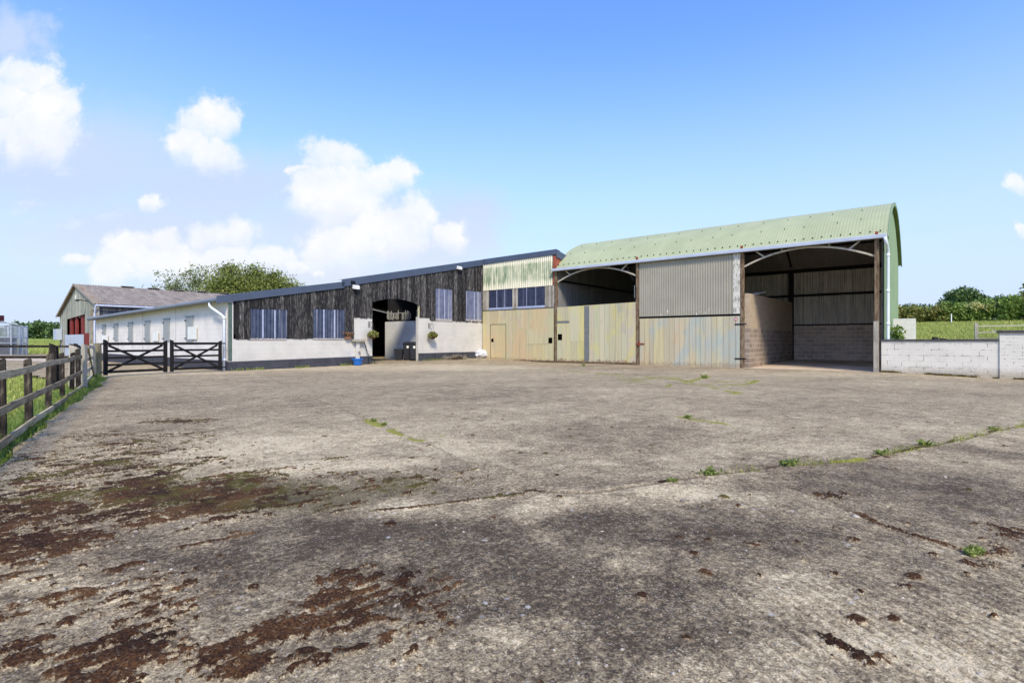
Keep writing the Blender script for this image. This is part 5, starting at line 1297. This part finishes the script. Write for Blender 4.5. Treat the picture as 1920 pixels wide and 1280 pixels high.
# field behind the fence
n = 60000; Zs = 4+30*rg.uniform(0,1,n)**1.5; px = (-5.4-.667*(Zs-5.4))-rg.uniform(0,1,n)**1.2*(2+Zs*.55)
pp_, qq_ = w2pq(px, Zs); sel = ~((qq_ > -21.5) & (Zs > 17)) 
hh = .06+.12*rg.uniform(0,1,n)*fbm(px*.9, Zs*.9, 3, 91)*1.6
g2 = blades('grass_paddock', px[sel], Zs[sel], np.full(sel.sum(), -.04), hh[sel], .018, X['grass_dry'], rg, .9); tag(g2, kind='stuff')
# right-hand meadow
n = 60000; d_ = rg.uniform(26,84,n); u_ = rg.uniform(.66,1.12,n); px = u_*d_; py = d_
pp_, qq_ = w2pq(px, py); sel = (qq_ > 1.5) & (pp_ > 21.6) | (qq_ > 12)
g3 = blades('grass_meadow', px[sel], py[sel], terrain_z(px[sel], py[sel]), .12+.22*rg.uniform(0,1,sel.sum()), .05, X['grass_dry'], rg, .8); tag(g3, kind='stuff')
# far left bank
n = 14000; d_ = rg.uniform(30,100,n); u_ = rg.uniform(-1.15,-.80,n); px = u_*d_; pp_, qq_ = w2pq(px, d_); sel = ~((pp_ > -46) & (qq_ > -22) & (qq_ < 20))
g4 = blades('grass_bank', px[sel], d_[sel], terrain_z(px[sel], d_[sel]), .15+.2*rg.uniform(0,1,sel.sum()), .06, X['grass_dry'], rg, .8); tag(g4, kind='stuff')
# short grass growing in the cracks: ground cover
C = []
for L, dens, sp_ in ([(LINES['b'][3:], 620, .05)]+[(L, 150, .07) for L in GREEN]):
    for a, b in zip(L[:-1], L[1:]):
        a = np.array(a); b = np.array(b); k = int(np.hypot(*(b-a))*dens*.5); f = rg.uniform(0,1,k)[:,None]
        C.append(a+(b-a)*f+rg.normal(0,sp_,(k,2)))
C = np.concatenate(C); sel = fbm(C[:,0]*2.4, C[:,1]*2.4, 3, 51) > .47; C = C[sel]
cg = blades('crack_grass', C[:,0], C[:,1], ground_z(C[:,0], C[:,1])-.01, .02+.075*rg.uniform(0,1,len(C))**2, .006, leaf_mat('crack_grass_blades',(110,116,44),(146,152,66),(176,172,92),trans=.2), rg, .9); tag(cg, kind='stuff')
# weeds one can point at
X['weed'] = leaf_mat('weed_leaves', (104,120,56), (140,152,78), (172,176,108), trans=.3)
WEEDS = [(1.76,4.76,.13,'feathery weed in the long yard joint, nearest the middle of the yard'),(2.65,5.11,.15,'bushy weed in the long yard joint right of the feathery one'),(3.89,5.63,.10,'low weed mat in the long yard joint'),(4.72,6.08,.15,'broad bright grass tuft far along the yard joint'),(2.59,3.0,.10,'small lone weed beside the brown moss at the right foreground'),(1.36,4.53,.07,'tiny weed at the near end of the long joint'),(6.2,17.2,.26,'leafy weed in the mossy cracks in front of the blue sheet door'),(-2.08,8.0,.08,'small weed at the far end of the left crack'),(-1.83,7.64,.09,'weed tuft in the middle of the left crack'),(2.75,8.33,.10,'weed in the short crack in the middle of the yard'),(3.52,26.2,.2,'weed at the foot of the yellow sheet door'),(6.43,7.14,.10,'small weed near the right end of the long joint')]
for wx, wy, wh, lab in WEEDS:
    wh *= .58
    t = empty('weed', (wx, wy, float(ground_z(np.array(wx), np.array(wy)))), 0, lab, 'weed', 'weeds in the yard cracks')
    n = 34; a = rg.uniform(0,2*PI,n); mb = MB()
    pts = []
    for k in range(n):
        l = wh*rg.uniform(.5,1.2); r = l*rg.uniform(.3,1.0); c = np.array([rg.normal(0,wh*.25), rg.normal(0,wh*.12), 0])
        tip = c+np.array([math.cos(a[k])*r, math.sin(a[k])*r*.7, l*rg.uniform(.35,1.0)])
        mb.rnd(float(rg.uniform(0,1)))
        w = .0045
        mb.face([c+np.array([-w,0,0]), c+np.array([w,0,0]), tip+np.array([w*.3,0,0]), tip-np.array([w*.3,0,0])])
        for f in np.linspace(.3,1,6):
            pts.append(c+(tip-c)*f+rg.normal(0,wh*.05,3)*np.array([1,1,.4]))
    mb.build('stems', X['weed'], t)
    pts = np.array(pts); pts[:,2] = np.abs(pts[:,2]); foliage('leaves', pts, .016+wh*.06, X['weed'], t, rg, 2.2)
# weeds and litter at the wall foot
n = 2600; pw = rg.uniform(20.9,25.6,n); qw = -.04-np.abs(rg.normal(0,.10,n)); wx = B0[0]+pw*E1[0]+qw*NN[0]; wy = B0[1]+pw*E1[1]+qw*NN[1]
sel = fbm(pw*2, qw*2, 3, 95) > .45
wf = blades('wall_foot_weeds', wx[sel], wy[sel], ground_z(wx[sel], wy[sel])-.01, .03+.07*rg.uniform(0,1,sel.sum()), .02, leaf_mat('wall_foot_leaves',(70,56,30),(110,96,44),(140,134,66)), rg, 1.2); tag(wf, kind='stuff')
n = 1500; q_ = rg.uniform(-15.5,-.2,n); p_ = .03+np.abs(rg.normal(0,.08,n)); sel = (fbm(q_*.9, p_*0+2, 3, 96) > .52) & ~((q_ > -8.5) & (q_ < -5.4)); wx = B0[0]+p_*E1[0]+q_*NN[0]; wy = B0[1]+p_*E1[1]+q_*NN[1]
wf = blades('plinth_weeds', wx[sel], wy[sel], ground_z(wx[sel], wy[sel])-.01, .04+.12*rg.uniform(0,1,sel.sum()), .02, X['weed'], rg, 1.0); tag(wf, kind='stuff')
# loose grit and stones
n = 5200; Zs = 1.5+9*rg.uniform(0,1,n)**1.8; px = Zs*rg.uniform(-1.1,1.1,n)
dens = .25+blob(px, Zs, LIGHT)+.8*blob(px, Zs, MOSS); sel = (rg.uniform(0,1.3,n) < dens) & (px > -5.0-.667*(Zs-5.4)); px = px[sel]; Zs = Zs[sel]; n = len(px)
sz = .0035+.008*rg.uniform(0,1,n)**3; sz[:18] = rg.uniform(.014,.026,18)
oct_ = np.array([(1,0,0),(0,1,0),(-1,0,0),(0,-1,0),(0,0,1),(0,0,-1)],float)
a = rg.uniform(0,2*PI,n); ca, sa = np.cos(a), np.sin(a); st = rg.uniform(.6,1.5,n)
jit = 1+rg.uniform(-.3,.3,(n,6,1)); O = oct_[None]*jit*sz[:,None,None]; O[:,:,0] *= st[:,None]; O[:,:,2] *= .6
Vx = O[:,:,0]*ca[:,None]-O[:,:,1]*sa[:,None]; Vy = O[:,:,0]*sa[:,None]+O[:,:,1]*ca[:,None]
zz = ground_z(px, Zs)+.020*(fbm(px*.8, Zs*.8, 3, 70)-.5)+.004
V = np.stack([Vx+px[:,None], Vy+Zs[:,None], O[:,:,2]+zz[:,None]], -1).reshape(-1,3)
of = np.array([(0,1,4),(1,2,4),(2,3,4),(3,0,4),(1,0,5),(2,1,5),(3,2,5),(0,3,5)])
F = (np.arange(n)[:,None,None]*6+of[None]).reshape(-1,3)
def mat_grit():
    m = M('loose_grit', .9); return m.done(m.ramp(m.attr('rnd'), [(0.1, lin((120,112,102))), (0.5, lin((160,150,132))), (0.9, lin((192,182,164)))]))
go = np_mesh('grit', V, F, mat_grit(), None, {'rnd': ('FACE','FLOAT', np.repeat(rg.uniform(0,1,n),8))}, True); tag(go, kind='stuff')

# ================================================================== SKY, SUN, CAMERA
SUN_AZ, SUN_EL = math.atan2(.22,-.975), R_(44)       # azimuth from +Y towards +X
W = bpy.data.worlds.new('World'); SC.world = W; W.use_nodes = True
nt = W.node_tree; N = nt.nodes; L_ = nt.links; N.clear()
def wn(t, **k):
    n = N.new(t)
    for a, b in k.items(): setattr(n, a, b)
    return n
def wm(op, a, b=None, clamp=False):
    n = wn('ShaderNodeMath', operation=op); n.use_clamp = clamp
    for s_, v in ((0,a),(1,b)):
        if v is None: continue
        if isinstance(v, bpy.types.NodeSocket): L_.new(v, n.inputs[s_])
        else: n.inputs[s_].default_value = v
    return n.outputs[0]
sky = wn('ShaderNodeTexSky', sky_type='NISHITA'); sky.sun_disc = False; sky.sun_elevation = SUN_EL; sky.sun_rotation = SUN_AZ
sky.air_density = 1.0; sky.dust_density = 0.6; sky.ozone_density = 1.6; sky.altitude = 50
tc = wn('ShaderNodeTexCoord'); gen = tc.outputs['Generated']
sep = wn('ShaderNodeSeparateXYZ'); L_.new(gen, sep.inputs[0])
dy = wm('MAXIMUM', sep.outputs[1], 0.02)
cu = wm('DIVIDE', sep.outputs[0], dy); cv = wm('DIVIDE', sep.outputs[2], dy)
cb = wn('ShaderNodeCombineXYZ'); L_.new(cu, cb.inputs[0]); L_.new(cv, cb.inputs[1])
def wnoise(scale, detail, rough, off=(0,0,0), sc=(1,1,1)):
    mp = wn('ShaderNodeMapping'); L_.new(cb.outputs[0], mp.inputs[0]); mp.inputs['Location'].default_value = off; mp.inputs['Scale'].default_value = sc
    n = wn('ShaderNodeTexNoise'); L_.new(mp.outputs[0], n.inputs[0]); n.inputs['Scale'].default_value = scale; n.inputs['Detail'].default_value = detail; n.inputs['Roughness'].default_value = rough
    return n
nw = wnoise(9, 9, .62)
sb = wn('ShaderNodeVectorMath', operation='SUBTRACT'); L_.new(nw.outputs['Color'], sb.inputs[0]); sb.inputs[1].default_value = (.5,.5,.5)
scl = wn('ShaderNodeVectorMath', operation='SCALE'); L_.new(sb.outputs[0], scl.inputs[0]); scl.inputs['Scale'].default_value = .085
ad = wn('ShaderNodeVectorMath', operation='ADD'); L_.new(cb.outputs[0], ad.inputs[0]); L_.new(scl.outputs[0], ad.inputs[1])
def lobes(Ls, vec):
    cur = None
    for (cx, cy, rx, ry) in Ls:
        s1 = wn('ShaderNodeVectorMath', operation='SUBTRACT'); L_.new(vec, s1.inputs[0]); s1.inputs[1].default_value = ((cx-960)/1000, (640-cy)/1000, 0)
        s2 = wn('ShaderNodeVectorMath', operation='MULTIPLY'); L_.new(s1.outputs[0], s2.inputs[0]); s2.inputs[1].default_value = (1000/rx, 1000/ry, 0)
        s3 = wn('ShaderNodeVectorMath', operation='LENGTH'); L_.new(s2.outputs[0], s3.inputs[0])
        cur = s3.outputs['Value'] if cur is None else wm('MINIMUM', cur, s3.outputs['Value'])
    return cur
def wss(f, a, b, o0, o1):
    n = wn('ShaderNodeMapRange', interpolation_type='SMOOTHSTEP'); L_.new(f, n.inputs[0])
    for k, v in zip((1,2,3,4), (a,b,o0,o1)): n.inputs[k].default_value = v
    return n.outputs[0]
HARD = [(50,150,62,52),(100,205,52,60),(10,200,70,70),(70,255,90,70),(385,232,70,52),(350,268,44,44),(430,226,30,36),(405,290,60,44),(620,310,62,52),(655,300,40,36),(585,365,52,62),(650,385,80,80),(740,322,46,42),(695,350,50,50),(780,405,46,46),(730,440,90,70),(838,450,36,44),(650,470,100,60),(560,322,30,12),(282,384,26,20),(505,488,60,26),(555,497,34,18),(600,507,16,14),(245,490,60,46),(330,500,90,50),(300,460,60,30),(215,520,50,34),(420,490,60,40),(1902,345,24,20),(1915,425,12,18),(420,440,70,40),(150,495,40,14)]
SOFT = [(120,310,330,130),(400,350,280,100),(640,430,260,110),(790,480,150,70),(300,440,380,90),(540,520,320,60),(30,60,60,60),(860,430,110,100)]
nf = wnoise(30, 8, .70, (1,5,0))
nz = wm('SUBTRACT', nf.outputs['Fac'], .5)
nz2 = wm('SUBTRACT', wnoise(12, 6, .6, (4,2,0)).outputs['Fac'], .5)
nsum = wm('ADD', wm('MULTIPLY', nz, .75), wm('MULTIPLY', nz2, .7))
def heads(Ls, vec):
    cur = None
    for (cx, cy, rx, ry) in Ls:
        s1 = wn('ShaderNodeVectorMath', operation='SUBTRACT'); L_.new(vec, s1.inputs[0]); s1.inputs[1].default_value = ((cx-960)/1000, (640-cy)/1000, 0)
        s2 = wn('ShaderNodeVectorMath', operation='MULTIPLY'); L_.new(s1.outputs[0], s2.inputs[0]); s2.inputs[1].default_value = (1000/rx, 1000/ry, 0)
        s3 = wn('ShaderNodeVectorMath', operation='DOT_PRODUCT'); L_.new(s2.outputs[0], s3.inputs[0]); L_.new(s2.outputs[0], s3.inputs[1])
        g = wm('ADD', wm('EXPONENT', wm('MULTIPLY', s3.outputs['Value'], -1.0)), nsum)
        sy = wn('ShaderNodeSeparateXYZ'); L_.new(s2.outputs[0], sy.inputs[0])
        a = wm('MULTIPLY', wss(g, .24, .66, 0, 1), wss(wm('ADD', sy.outputs[1], nz2), -1.15, .25, 0, 1))
        cur = a if cur is None else wm('MAXIMUM', cur, a)
    return cur
head = heads(HARD, ad.outputs[0])
ad2 = wn('ShaderNodeVectorMath', operation='MULTIPLY_ADD'); L_.new(sb.outputs[0], ad2.inputs[0]); ad2.inputs[1].default_value = (.2,.12,0); L_.new(cb.outputs[0], ad2.inputs[2])
soft = wss(lobes(SOFT, ad2.outputs[0]), .25, 1.2, 1, 0)
front = wss(sep.outputs[1], .05, .2, 0, 1)
# lower edges of the heads melt into the haze
n2 = wnoise(5, 6, .6, (3,1,0), (1,1.4,1))
fade = wss(n2.outputs['Fac'], .30, .58, .45, 1.0)
hard = wm('MULTIPLY', wm('MULTIPLY', head, wm('ADD', wm('MULTIPLY', nz2, 1.1), .84), True), front); soft = wm('MULTIPLY', wm('MULTIPLY', soft, .88), front)
wisp = wnoise(4.5, 8, .7, (7,2,0), (1,2.2,1)); wz = wm('MULTIPLY', wm('MULTIPLY', wss(wisp.outputs['Fac'], .56, .74, 0, .6), wss(cu, -.95, -.55, 1, 0)), front)
tint = wn('ShaderNodeMix', data_type='RGBA', blend_type='MULTIPLY'); tint.inputs[0].default_value = 1; L_.new(sky.outputs[0], tint.inputs[6]); tint.inputs[7].default_value = (.62,.84,1.30,1)
bg = wn('ShaderNodeBackground'); L_.new(tint.outputs[2], bg.inputs[0]); bg.inputs[1].default_value = .15
b2 = wn('ShaderNodeBackground'); b2.inputs[0].default_value = (.66,.75,1.0,1); b2.inputs[1].default_value = .505
b3 = wn('ShaderNodeBackground'); b3.inputs[0].default_value = (.98,.985,1.0,1); b3.inputs[1].default_value = .545
cmx = wn('ShaderNodeMix', data_type='RGBA'); L_.new(wss(cv, .10, .30, 0, 1), cmx.inputs[0]); cmx.inputs[6].default_value = (.80,.875,1.0,1); cmx.inputs[7].default_value = (.66,.785,1.0,1); L_.new(cmx.outputs[2], b2.inputs[0])
# pale horizon air
hz = wm('MULTIPLY', wss(sep.outputs[2], .0, .52, .98, 0), 1.0)
b0 = wn('ShaderNodeBackground'); b0.inputs[0].default_value = (.68,.80,.99,1); b0.inputs[1].default_value = .525
m0 = wn('ShaderNodeMixShader'); L_.new(hz, m0.inputs[0]); L_.new(bg.outputs[0], m0.inputs[1]); L_.new(b0.outputs[0], m0.inputs[2])
m1 = wn('ShaderNodeMixShader'); L_.new(soft, m1.inputs[0]); L_.new(m0.outputs[0], m1.inputs[1]); L_.new(b2.outputs[0], m1.inputs[2])
m2 = wn('ShaderNodeMixShader'); L_.new(wm('MAXIMUM', hard, wz), m2.inputs[0]); L_.new(m1.outputs[0], m2.inputs[1]); L_.new(b3.outputs[0], m2.inputs[2])
out = wn('ShaderNodeOutputWorld'); L_.new(m2.outputs[0], out.inputs[0])

sd = Vector((math.sin(SUN_AZ)*math.cos(SUN_EL), math.cos(SUN_AZ)*math.cos(SUN_EL), math.sin(SUN_EL)))
sl = bpy.data.lights.new('sun', 'SUN'); sl.energy = 2.3; sl.angle = R_(11); sl.color = (1.0,.88,.69)
so = bpy.data.objects.new('sun', sl); COL.objects.link(so); so.rotation_euler = sd.to_track_quat('Z','Y').to_euler(); so.location = sd*60
cam = bpy.data.cameras.new('camera'); cam.sensor_width = 36; cam.sensor_fit = 'HORIZONTAL'; cam.lens = 18.75; cam.clip_start = .05; cam.clip_end = 5000
co = bpy.data.objects.new('camera', cam); COL.objects.link(co); co.location = (0,0,1.2); co.rotation_euler = (PI/2,0,0); SC.camera = co
vs = SC.view_settings; vs.view_transform = 'Standard'; vs.look = 'None'; vs.exposure = 0.90
SC.cycles.diffuse_bounces = 8; SC.cycles.max_bounces = 14; vs.gamma = 1.0; vs.use_curve_mapping = False
SC.display_settings.display_device = 'sRGB'
